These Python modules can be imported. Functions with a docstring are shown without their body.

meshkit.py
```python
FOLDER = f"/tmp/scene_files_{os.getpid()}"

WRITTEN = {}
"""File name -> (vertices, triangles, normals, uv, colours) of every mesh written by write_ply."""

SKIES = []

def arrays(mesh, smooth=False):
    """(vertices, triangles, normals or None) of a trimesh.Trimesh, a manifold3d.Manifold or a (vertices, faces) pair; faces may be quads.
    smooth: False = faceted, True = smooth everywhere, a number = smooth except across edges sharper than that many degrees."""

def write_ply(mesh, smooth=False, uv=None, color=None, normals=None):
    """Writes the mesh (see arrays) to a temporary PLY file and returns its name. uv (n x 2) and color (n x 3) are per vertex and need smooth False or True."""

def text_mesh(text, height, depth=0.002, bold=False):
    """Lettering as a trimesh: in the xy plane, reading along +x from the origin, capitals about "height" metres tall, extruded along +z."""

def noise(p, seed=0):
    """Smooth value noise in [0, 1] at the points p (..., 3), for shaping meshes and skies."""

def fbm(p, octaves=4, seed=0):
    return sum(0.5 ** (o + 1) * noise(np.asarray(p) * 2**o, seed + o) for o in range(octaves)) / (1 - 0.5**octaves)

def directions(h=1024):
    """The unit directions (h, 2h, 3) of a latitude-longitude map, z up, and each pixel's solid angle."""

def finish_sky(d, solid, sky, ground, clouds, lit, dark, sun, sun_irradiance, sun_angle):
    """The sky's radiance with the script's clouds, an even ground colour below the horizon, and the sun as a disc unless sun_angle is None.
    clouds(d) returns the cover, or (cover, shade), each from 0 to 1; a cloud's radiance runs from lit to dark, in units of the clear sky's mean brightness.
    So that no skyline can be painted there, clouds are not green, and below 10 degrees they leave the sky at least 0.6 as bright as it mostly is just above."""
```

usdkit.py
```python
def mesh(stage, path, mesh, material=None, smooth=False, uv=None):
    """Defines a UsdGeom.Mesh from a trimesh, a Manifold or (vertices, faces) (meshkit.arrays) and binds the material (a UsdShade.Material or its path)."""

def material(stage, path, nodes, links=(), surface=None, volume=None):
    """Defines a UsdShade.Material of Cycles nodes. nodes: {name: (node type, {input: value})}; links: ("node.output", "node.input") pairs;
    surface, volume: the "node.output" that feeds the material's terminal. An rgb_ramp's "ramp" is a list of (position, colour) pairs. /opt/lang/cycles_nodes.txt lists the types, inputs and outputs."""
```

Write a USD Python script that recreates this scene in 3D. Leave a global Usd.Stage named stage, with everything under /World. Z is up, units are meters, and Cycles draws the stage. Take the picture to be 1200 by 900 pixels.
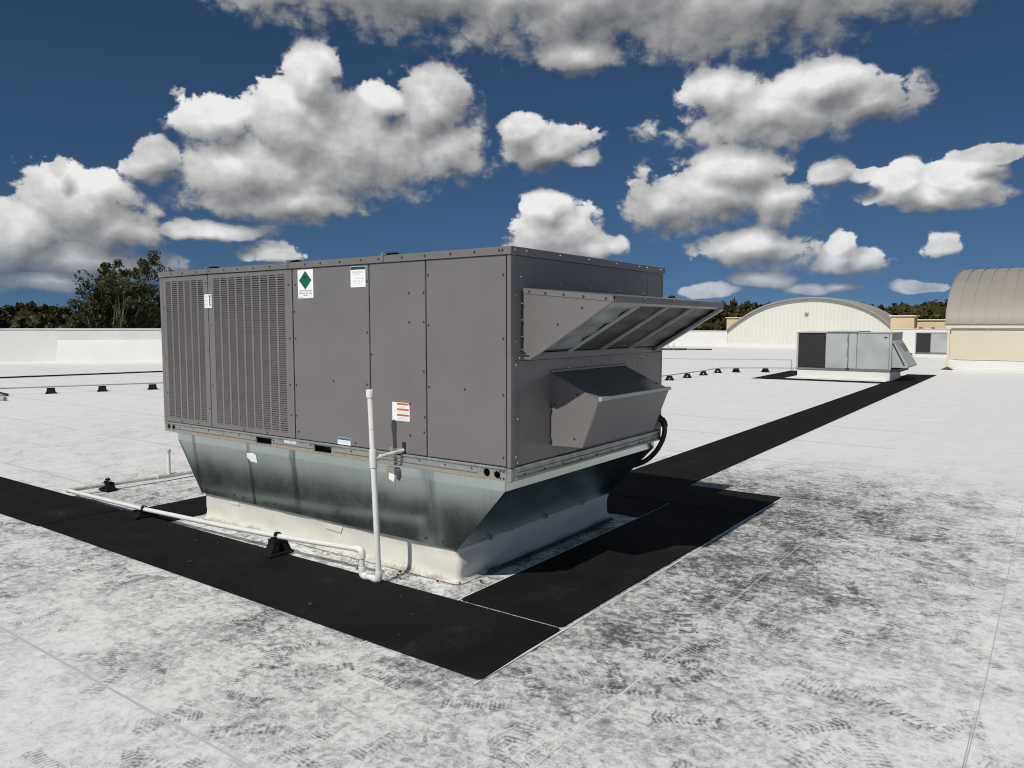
import math, random
import numpy as np
import trimesh
from shapely.geometry import Polygon, Point, box as sbox
from pxr import Usd, UsdGeom, UsdLux, UsdShade, Gf, Sdf, Vt
import usdkit, meshkit

stage = Usd.Stage.CreateInMemory()
UsdGeom.SetStageUpAxis(stage, "Z")
UsdGeom.SetStageMetersPerUnit(stage, 1.0)
UsdGeom.Xform.Define(stage, "/World")
UsdGeom.Scope.Define(stage, "/World/Looks")
rng = np.random.default_rng(7)

# ------------------------------------------------------------------ camera
CAM_H, YAW, PITCH = 1.70, math.radians(35.857), math.radians(4.448)
fw = np.array([-math.sin(YAW) * math.cos(PITCH), math.cos(YAW) * math.cos(PITCH), -math.sin(PITCH)])
rt = np.array([math.cos(YAW), math.sin(YAW), 0.0])
up = np.cross(rt, fw)
cam = UsdGeom.Camera.Define(stage, "/World/camera")
cam.CreateProjectionAttr("perspective")
cam.CreateHorizontalApertureAttr(36.0)
cam.CreateVerticalApertureAttr(27.0)
cam.CreateFocalLengthAttr(36.0 * 887.0 / 1200.0)
cam.CreateClippingRangeAttr(Gf.Vec2f(0.05, 8000.0))
cam.AddTransformOp().Set(Gf.Matrix4d(*rt, 0, *up, 0, *(-fw), 0, 0, 0, CAM_H, 1))
cam.CreateExposureAttr(0.0)

# ------------------------------------------------------------------ sun and sky
SUN_AZ, SUN_EL = math.radians(177.0), math.radians(47.0)      # direction towards the sun, azimuth from +y through +x
SUN_I, SUN_COL = 1.0, (1.0, 0.955, 0.89)
SKY_STRENGTH, SKY_AEROSOL, SKY_OZONE, SKY_SAT, SKY_VAL, SKY_GAMMA = 0.08, 0.0, 6.0, 1.03, 0.52, 1.08
CLOUD_MID = 0.33
CLOUD_RAMP = [(0.0, (.075, .084, .102)), (0.2, (.145, .154, .170)), (0.42, (.268, .274, .284)), (0.62, (.43, .433, .436)), (0.82, (.65, .652, .65)), (1.0, (.88, .88, .872))]
sd = np.array([math.sin(SUN_AZ) * math.cos(SUN_EL), math.cos(SUN_AZ) * math.cos(SUN_EL), math.sin(SUN_EL)])
sun = UsdLux.DistantLight.Define(stage, "/World/sun_light")
sun.CreateIntensityAttr(SUN_I)
sun.CreateColorAttr(Gf.Vec3f(*SUN_COL))
sun.CreateAngleAttr(0.53)
sun.CreateNormalizeAttr(True)
zx = np.cross([0, 0, 1.0], sd); zx /= np.linalg.norm(zx); zy = np.cross(sd, zx)
sun.AddTransformOp().Set(Gf.Matrix4d(*zx, 0, *zy, 0, *sd, 0, 0, 0, 50, 1))

# fair-weather cumulus: (azimuth, elevation, half width, height above, depth below, whiteness), degrees
CLOUDS = [(-43.89, 23.26, 12.62, 2.92, 3.2, 0.55), (-30.27, 22.87, 12.75, 3.91, 4.42, 0.55), (-34.61, 22.96, 7.43, 2.49, 3.14, 0.8), (-30.86, 19.11, 3.73, 1.6, 1.64, 0.5), (-17.8, 22.19, 11.16, 3.79, 4.16, 0.5), (-9.32, 21.46, 5.47, 2.29, 2.38, 0.3), (-49.89, 17.04, 2.13, 2.24, 3.33, 1), (-51.55, 13.73, 3.62, 3.3, 2.56, 1), (-47.4, 12.53, 6.65, 3.96, 3.65, 0.8), (-41.51, 15.6, 3.24, 2.67, 3.47, 0.6), (-40.59, 12.73, 3.26, 2.89, 2.38, 0.8), (-45.22, 15.76, 1.84, 1.34, 1.7, 0.9), (-56.49, 13.79, 2.76, 1.73, 1.76, 1), (-54.79, 10.7, 4.25, 2.53, 2.3, 0.9), (-52.25, 8.63, 6.42, 1.98, 1.42, 0.5), (-60.66, 10.71, 2.09, 1.3, 1.43, 0.5), (-56.87, 6.56, 3.44, 0.7, 0.58, 0.6), (-53.33, 4.91, 2.09, 0.96, 0.84, 0.8), (-65.14, 7.75, 3.48, 2.45, 3.26, 0.9), (-68.71, 5.8, 3.38, 2.29, 2.38, 0.8), (-63.22, 6.52, 2.92, 1.98, 2.23, 0.6), (-66.46, 4.44, 6.16, 1.51, 1.63, 0.3), (-66.16, 9.52, 0.66, 1.15, 1.05, 0.6), (-33.01, 12.94, 3.03, 1.51, 1.66, 0.5), (-34.72, 13.89, 1.51, 1.16, 1.17, 0.6), (-30.8, 12.14, 1.51, 0.71, 0.59, 0.5), (-32.54, 7.14, 3.49, 1.97, 2.81, 1), (-33.31, 8.68, 2.16, 1.34, 1.85, 1), (-29.49, 5.87, 2.4, 1.24, 1.25, 0.9), (-17.6, 14.76, 6.52, 2.48, 2.55, 0.9), (-20.51, 15.97, 3.39, 2.05, 2.56, 1), (-14.85, 15.9, 4.27, 1.88, 2.15, 1), (-11.34, 14.48, 3.02, 1.56, 1.48, 0.3), (-20.65, 9.27, 5.43, 2.56, 2.74, 0.8), (-19.69, 10.68, 3.74, 2.06, 1.98, 1), (-24.43, 8.82, 2.93, 2.02, 2.06, 0.4), (-17.16, 8.87, 1.94, 2.07, 2.34, 0.9), (-18.8, 5.29, 4.32, 1.43, 1.57, 0.8), (-6.84, 8.31, 4.28, 1.07, 0.97, 0.9), (-8.94, 9.01, 2.12, 1.3, 1.2, 0.8), (-5.54, 9.15, 2.46, 1.26, 1.27, 1), (-4.34, 10.48, 1.84, 0.51, 0.52, 0.4), (-13.91, 10.33, 1.53, 0.89, 0.9, 0.5), (-11.65, 9.88, 1.06, 0.5, 0.44, 0.5), (-12.32, 4.38, 2.37, 0.92, 1.16, 0.7), (-12.62, 5.31, 1.08, 0.92, 0.69, 0.9), (-6.38, 5.14, 1.26, 0.87, 0.66, 0.8), (-17.99, 3.1, 2.09, 0.6, 0.6, 0.6), (-21.29, 2.54, 1.68, 0.43, 0.49, 0.6), (-52.09, 2.52, 1.18, 0.85, 0.61, 0.8), (-7.86, 2.65, 1.5, 0.45, 0.34, 0.6), (-12.81, 2.53, 1.41, 0.41, 0.35, 0.6), (-15.01, 2.45, 1.68, 0.42, 0.36, 0.5), (-67, 2.79, 4.23, 0.87, 0.76, 0.5), (-20.81, 2.22, 1.56, 0.49, 0.37, 0.6)]
crng = random.Random(11)
for _ in range(6):                                            # the same kind of sky goes on all round
    a0, e0 = crng.choice([crng.uniform(8, 170), crng.uniform(-170, -80)]), crng.uniform(6, 24)
    for _ in range(crng.randint(2, 4)):
        s = crng.uniform(2.5, 5.5)
        CLOUDS.append((a0 + crng.uniform(-6, 6), e0 + crng.uniform(-1.5, 2), s * 1.5, s * .8, s * .55, crng.choice([.5, .8, 1])))
for _ in range(4):
    a0, e0 = crng.uniform(-170, 170), crng.uniform(36, 62)
    for _ in range(2):
        s = crng.uniform(4, 8)
        CLOUDS.append((a0 + crng.uniform(-9, 9), e0 + crng.uniform(-3, 3), s * 2, s * .8, s * .8, .4))


def sky_material():
    """Clear sky, and clouds whose nodes are only evaluated in the sector of the sky that holds them (mix_closure skips the other side)."""
    N, L = {}, []

    def node(name, kind, links=(), **inputs):
        N[name] = (kind, inputs)
        for src, dst in links:
            L.append((src, f"{name}.{dst}"))
        return name

    node("geo", "texture_coordinate")
    node("dir", "vector_math", [("geo.generated", "vector1")], math_type="normalize")
    node("lift", "vector_math", [("dir.vector", "vector1")], math_type="multiply_add", vector2=(1, 1, 0.86), vector3=(0, 0, 0.11))   # keeps clear of the yellow layer right at the horizon
    node("lifn", "vector_math", [("lift.vector", "vector1")], math_type="normalize")
    node("sky", "sky_texture", [("lifn.vector", "vector")], sky_type="single_scattering", sun_disc=False, sun_elevation=SUN_EL, sun_rotation=SUN_AZ, altitude=10.0,
         air_density=0.7, aerosol_density=SKY_AEROSOL, ozone_density=SKY_OZONE)
    node("skyh", "hsv", [("sky.color", "color")], hue=0.493, saturation=SKY_SAT, value=SKY_VAL)
    node("skyc", "gamma", [("skyh.color", "color")], gamma=SKY_GAMMA)
    node("dx", "separate_xyz", [("dir.vector", "vector")])
    node("az", "math", [("dx.x", "value1"), ("dx.y", "value2")], math_type="arctan2")
    node("el", "math", [("dx.z", "value1")], math_type="arcsine")
    node("clear", "background_shader", [("skyc.color", "color")], strength=SKY_STRENGTH)
    D2, K = math.degrees(1), 0.95 / SKY_STRENGTH

    def field(t, blobs, da, de, white):
        """Density of the clouds at the direction shifted by (da, de) degrees; also their whiteness."""
        node(t + "p", "vector_math", [("dir.vector", "vector1")], math_type="add", vector2=(rt[0] * da / D2, rt[1] * da / D2, de / D2))
        node(t + "ps", "vector_math", [(t + "p.vector", "vector1")], math_type="multiply", vector2=(1, 1, 1.3))
        node(t + "n0", "noise_texture", [(t + "ps.vector", "vector")], dimensions="3D", type="fBM", scale=9.0, detail=3.0, roughness=0.55)
        node(t + "n1", "noise_texture", [(t + "ps.vector", "vector")], dimensions="3D", type="fBM", scale=15.0, detail=2.0, roughness=0.5)
        node(t + "vo", "voronoi_texture", [(t + "ps.vector", "vector")], dimensions="3D", feature="f1", scale=26.0, detail=1.0, roughness=0.6, lacunarity=2.3, use_normalize=True)
        if white:                                               # fine billows and wisps: only for the outline and a little of the relief
            node(t + "n2", "noise_texture", [(t + "ps.vector", "vector")], dimensions="3D", type="fBM", scale=46.0, detail=7.0, roughness=0.62, distortion=0.5)
            node(t + "v2", "voronoi_texture", [(t + "ps.vector", "vector")], dimensions="3D", feature="f1", scale=70.0, detail=2.0, roughness=0.6, lacunarity=2.2, use_normalize=True)
        node(t + "x", "separate_xyz", [(t + "p.vector", "vector")])
        node(t + "az", "math", [(t + "x.x", "value1"), (t + "x.y", "value2")], math_type="arctan2")
        node(t + "el", "math", [(t + "x.z", "value1")], math_type="arcsine")
        node(t + "c", "combine_xyz", [(t + "az.value", "x"), (t + "el.value", "y")], z=0.0)
        node(t + "w", "vector_math", [(t + "n0.color", "vector1")], math_type="multiply_add", vector2=(.050, .034, 0), vector3=(-.025, -.017, 0))
        node(t + "q", "vector_math", [(t + "c.vector", "vector1"), (t + "w.vector", "vector2")], math_type="add")
        acc = accb = None
        for i, (a, e, w, hu, hd, b) in enumerate(blobs):
            n = f"{t}{i}"
            a, e, w, hu, hd = (math.radians(v) for v in (a, e, w, hu, hd))
            node(n + "v", "vector_math", [(t + "q.vector", "vector1")], math_type="multiply_add", vector2=(1 / w, 1 / hu, 0), vector3=(-a / w, -e / hu, 0))
            node(n + "u", "vector_math", [(n + "v.vector", "vector1")], math_type="multiply", vector2=(-1, -hu / hd, 0))
            node(n + "m", "vector_math", [(n + "v.vector", "vector1"), (n + "u.vector", "vector2")], math_type="maximum")
            node(n + "l", "vector_math", [(n + "m.vector", "vector1")], math_type="length")
            node(n + "f", "math", [(n + "l.value", "value2")], math_type="subtract", value1=1.0)
            f = n + "f.value"
            if acc is not None:
                node(n + "s", "math", [(acc, "value1"), (f, "value2")], math_type="smoothmax", value3=0.12)
                acc = n + "s.value"
            else:
                acc = f
            if white:
                node(n + "b", "math", [(f, "value1")], math_type="multiply_add", value2=b, value3=0.35 * b)
                if accb is not None:
                    node(n + "t", "math", [(accb, "value1"), (n + "b.value", "value2")], math_type="smoothmax", value3=0.12)
                    accb = n + "t.value"
                else:
                    accb = n + "b.value"
        node(t + "k1", "math", [(t + "n1.fac", "value1")], math_type="multiply_add", value2=1.5, value3=-0.70)
        node(t + "k2", "math", [(t + "vo.distance", "value1")], math_type="multiply_add", value2=-0.75, value3=0.33)
        node(t + "s1", "math", [(t + "k1.value", "value1"), (t + "k2.value", "value2")], math_type="add")
        if white:
            node(t + "k3", "math", [(t + "n2.fac", "value1")], math_type="multiply_add", value2=0.95, value3=-0.475)
            node(t + "k4", "math", [(t + "v2.distance", "value1")], math_type="multiply_add", value2=-0.55, value3=0.21)
            node(t + "s2", "math", [(t + "k3.value", "value1"), (t + "k4.value", "value2")], math_type="add")
        node(t + "d", "math", [(acc, "value1"), (t + "s1.value", "value2")], math_type="add")
        return t + "d.value", acc, accb, t + "s1.value"

    def cloudy(t, blobs):
        dl, acc, accb, s0 = field(t + "a", blobs, 0, 0, True)
        d1, acc1, _, s1 = field(t + "b", blobs, -0.55, 1.2, False)
        node(t + "d0", "math", [(dl, "value1"), (t + "as2.value", "value2")], math_type="add")
        d0 = t + "d0.value"
        node(t + "dif", "math", [(acc, "value1"), (acc1, "value2")], math_type="subtract")
        node(t + "dm", "clamp", [(t + "dif.value", "value")], min=-0.42, max=0.55)
        node(t + "dn", "math", [(s0, "value1"), (s1, "value2")], math_type="subtract")
        node(t + "dnc", "clamp", [(t + "dn.value", "value")], min=-0.7, max=0.7)
        node(t + "gf", "math", [(t + "as2.value", "value1")], math_type="multiply_add", value2=0.34, value3=CLOUD_MID)
        node(t + "g0", "math", [(t + "dnc.result", "value1"), (t + "gf.value", "value3")], math_type="multiply_add", value2=0.34)
        node(t + "sof", "math", [(t + "dm.result", "value1")], math_type="multiply_add", value2=-0.60, value3=0.42)
        node(t + "sof2", "math", [(t + "sof.value", "value1")], math_type="maximum", value2=0.19)
        node(t + "cov", "map_range", [(d0, "value"), (t + "sof2.value", "from_max")], range_type="smoothstep", from_min=0.0, to_min=0.0, to_max=1.0, clamp=True)
        node(t + "g1", "math", [(t + "dm.result", "value1"), (t + "g0.value", "value3")], math_type="multiply_add", value2=0.62)
        node(t + "wn", "math", [(acc, "value1")], math_type="add", value2=0.35)
        node(t + "wm", "math", [(t + "wn.value", "value1")], math_type="maximum", value2=0.1)
        node(t + "wh", "math", [(accb, "value1"), (t + "wm.value", "value2")], math_type="divide", use_clamp=True)
        node(t + "w2", "math", [(t + "wh.value", "value1")], math_type="multiply_add", value2=0.30, value3=0.0)
        node(t + "lit", "math", [(t + "g1.value", "value1"), (t + "w2.value", "value2")], math_type="add", use_clamp=True)
        node(t + "ramp", "rgb_ramp", [(t + "lit.value", "fac")], ramp=CLOUD_RAMP)
        node(t + "rk", "vector_math", [(t + "ramp.color", "vector1")], math_type="scale", scale=K)
        node(t + "hz", "map_range", [("el.value", "value")], range_type="smoothstep", from_min=math.radians(0.5), from_max=math.radians(7.0), to_min=0.45, to_max=1.0, clamp=True)
        node(t + "cv", "math", [(t + "cov.result", "value1"), (t + "hz.result", "value2")], math_type="multiply")
        node(t + "mx", "mix_color", [(t + "cv.value", "fac"), ("skyc.color", "a"), (t + "rk.vector", "b")], blend_type="mix")
        node(t + "bg", "background_shader", [(t + "mx.result", "color")], strength=SKY_STRENGTH)
        return t + "bg.background"

    M = math.radians(5.5)                                       # margin round a cloud for noise and shift

    def split(t, blobs, lo, hi, depth):
        """Cut the strip of azimuths lo..hi in two until few clouds are left in it."""
        if not blobs:
            return "clear.background"
        if len(blobs) <= 9 or depth == 0:
            e0 = min(math.radians(b[1] - 1.7 * b[4]) for b in blobs) - M
            e1 = max(math.radians(b[1] + 1.7 * b[3]) for b in blobs) + M
            inside = cloudy(t, blobs)
            node(t + "r", "math", [("el.value", "value1")], math_type="compare", value2=(e0 + e1) / 2, value3=(e1 - e0) / 2)
            node(t + "z", "mix_closure", [(t + "r.value", "fac"), ("clear.background", "closure1"), (inside, "closure2")])
            return t + "z.closure"
        best = None
        for c in np.linspace(lo, hi, 41)[1:-1]:
            left = [b for b in blobs if math.radians(b[0] - 1.7 * b[2]) - M < c]
            right = [b for b in blobs if math.radians(b[0] + 1.7 * b[2]) + M > c]
            cost = len(left) * (c - lo) + len(right) * (hi - c)
            if best is None or cost < best[0]:
                best = cost, c, left, right
        _, c, left, right = best
        a, b = split(t + "0", left, lo, c, depth - 1), split(t + "1", right, c, hi, depth - 1)
        node(t + "g", "math", [("az.value", "value1")], math_type="greater_than", value2=float(c))
        node(t + "y", "mix_closure", [(t + "g.value", "fac"), (a, "closure1"), (b, "closure2")])
        return t + "y.closure"

    top = split("s", CLOUDS, -math.pi, math.pi, 6)
    node("below", "math", [("dx.z", "value1")], math_type="less_than", value2=-0.02)
    node("root", "mix_closure", [("below.value", "fac"), (top, "closure1"), ("clear.background", "closure2")])
    return usdkit.material(stage, "/World/Looks/sky", N, L, surface="root.closure")


dome = UsdLux.DomeLight.Define(stage, "/World/sky")
dome.CreateIntensityAttr(1.0)
UsdShade.MaterialBindingAPI.Apply(dome.GetPrim()).Bind(sky_material())
dome.GetPrim().SetCustomDataByKey("label", "deep blue sky with white and grey cumulus clouds")
dome.GetPrim().SetCustomDataByKey("category", "sky")
dome.GetPrim().SetCustomDataByKey("kind", "structure")

# ------------------------------------------------------------------ helpers
USED = {}


def numbered(parent, name):
    k = (parent, name)
    USED[k] = USED.get(k, -1) + 1
    return f"{parent}/{name}" + (f"_{USED[k]:03d}" if USED[k] else "")


def tag(prim, label=None, category=None, group=None, kind=None):
    p = prim.GetPrim() if hasattr(prim, "GetPrim") else prim
    for k, v in (("label", label), ("category", category), ("group", group), ("kind", kind)):
        if v:
            p.SetCustomDataByKey(k, v)
    return p


def thing(name, label, category, loc=(0, 0, 0), rotz=0.0, group=None, kind=None):
    x = UsdGeom.Xform.Define(stage, numbered("/World", name))
    if any(loc):
        x.AddTranslateOp().Set(Gf.Vec3d(*map(float, loc)))
    if rotz:
        x.AddRotateZOp().Set(float(rotz))
    return tag(x, label, category, group, kind)


class MB:
    """Collects shapes that become one mesh."""

    def __init__(self):
        self.v, self.f, self.n = [], [], 0

    def add(self, v, f):
        v, f = np.asarray(v, float), np.asarray(f, int)
        if f.shape[1] == 4:
            f = np.vstack([f[:, [0, 1, 2]], f[:, [0, 2, 3]]])
        self.v.append(v); self.f.append(f + self.n); self.n += len(v)
        return self

    def mesh(self, m):
        return self.add(m.vertices, m.faces)

    def box(self, x0, x1, y0, y1, z0, z1, c=0.0):
        if c <= 0:
            return self.mesh(trimesh.creation.box(bounds=[[x0, y0, z0], [x1, y1, z1]]))
        p = []
        for X in ((x0, 1), (x1, -1)):
            for Y in ((y0, 1), (y1, -1)):
                for Z in ((z0, 1), (z1, -1)):
                    p += [(X[0] + c * X[1], Y[0] + c * Y[1], Z[0]), (X[0] + c * X[1], Y[0], Z[0] + c * Z[1]), (X[0], Y[0] + c * Y[1], Z[0] + c * Z[1])]
        return self.mesh(trimesh.convex.convex_hull(np.array(p)))

    def hull(self, pts):
        return self.mesh(trimesh.convex.convex_hull(np.asarray(pts, float)))

    def cyl(self, p, q, r, n=16, r2=None):
        return self.tube([p, q], [r, r if r2 is None else r2], n)

    def tube(self, pts, r, n=14, cap=True):
        pts = np.asarray(pts, float)
        r = np.broadcast_to(np.asarray(r, float), (len(pts),))
        t = np.gradient(pts, axis=0); t /= np.linalg.norm(t, axis=1, keepdims=True)
        a = np.array([0, 0, 1.0]) if abs(t[0][2]) < 0.9 else np.array([1.0, 0, 0])
        rings, th = [], np.linspace(0, 2 * math.pi, n, endpoint=False)
        for i in range(len(pts)):
            u = np.cross(t[i], a); u /= np.linalg.norm(u); w = np.cross(u, t[i]); a = w
            rings.append(pts[i] + r[i] * (np.cos(th)[:, None] * u + np.sin(th)[:, None] * w))
        v = np.vstack(rings); f = []
        for i in range(len(pts) - 1):
            for k in range(n):
                a0, a1, b0, b1 = i * n + k, i * n + (k + 1) % n, (i + 1) * n + k, (i + 1) * n + (k + 1) % n
                f += [(a0, b0, a1), (a1, b0, b1)]
        if cap:
            v = np.vstack([v, pts[:1], pts[-1:]]); c0 = len(v) - 2
            for k in range(n):
                f += [(c0, k, (k + 1) % n), (c0 + 1, (len(pts) - 1) * n + (k + 1) % n, (len(pts) - 1) * n + k)]
        return self.add(v, f)

    def prism(self, poly, origin, ex, ey, ez, depth):
        """shapely polygon in the plane (ex, ey) at origin, extruded by depth along ez."""
        m = trimesh.creation.extrude_polygon(poly, depth, engine="earcut")
        M = np.array([ex, ey, ez], float)
        v = np.asarray(m.vertices) @ M + np.asarray(origin, float)
        f = np.asarray(m.faces)
        return self.add(v, f if np.linalg.det(M) > 0 else f[:, ::-1])

    def screw(self, p, n, r=0.0055):
        """A hexagonal screw head standing off a surface with normal n."""
        p, n = np.asarray(p, float), np.asarray(n, float)
        self.tube([p, p + n * 0.0018], [r * 1.45, r * 1.4], 8)
        return self.tube([p + n * 0.0018, p + n * 0.0068], [r, r * 0.85], 6)

    def build(self, name, mat, parent=None, smooth=False, **tags):
        path = numbered(str(parent.GetPath()) if parent is not None else "/World", name)
        m = usdkit.mesh(stage, path, (np.vstack(self.v), np.vstack(self.f)), mat, smooth=smooth)
        tag(m, **tags)
        return m.GetPrim()


MATS = {}


def mat(name, color, rough=0.5, metal=0.0, var=0.0, scale=6.0, bump=0.0, bscale=60.0, spec=0.5, stretch=(1, 1, 1), obj=False, coat=0.0):
    """A plain material with a little uneven tone and relief."""
    N = {"p": ("principled_bsdf", {"base_color": color, "roughness": rough, "metallic": metal, "specular_ior_level": spec, "coat_weight": coat, "coat_roughness": 0.2}), "g": ("geometry", {}),
         "mp": ("mapping", {"scale": stretch})}
    L = [("g.position", "mp.vector")]
    if obj:
        N["tc"] = ("texture_coordinate", {}); L = [("tc.object", "mp.vector")]
    if var:
        lo, hi = tuple(c * (1 - var) for c in color), tuple(min(1, c * (1 + var)) for c in color)
        N["n"] = ("noise_texture", {"scale": scale, "detail": 6.0, "roughness": 0.6})
        N["r"] = ("rgb_ramp", {"ramp": [(0.3, lo), (0.7, hi)]})
        N["rr"] = ("map_range", {"from_min": 0.3, "from_max": 0.7, "to_min": max(0.02, rough - 0.12 * min(1, var * 3)), "to_max": min(1, rough + 0.12 * min(1, var * 3))})
        L += [("mp.vector", "n.vector"), ("n.fac", "r.fac"), ("r.color", "p.base_color"), ("n.fac", "rr.value"), ("rr.result", "p.roughness")]
    if bump:
        N["bn"] = ("noise_texture", {"scale": bscale, "detail": 4.0})
        N["b"] = ("bump", {"strength": 1.0, "distance": bump})
        L += [("mp.vector", "bn.vector"), ("bn.fac", "b.height"), ("b.normal", "p.normal")]
    MATS[name] = usdkit.material(stage, f"/World/Looks/{name}", N, L, surface="p.BSDF")
    return MATS[name]


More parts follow.
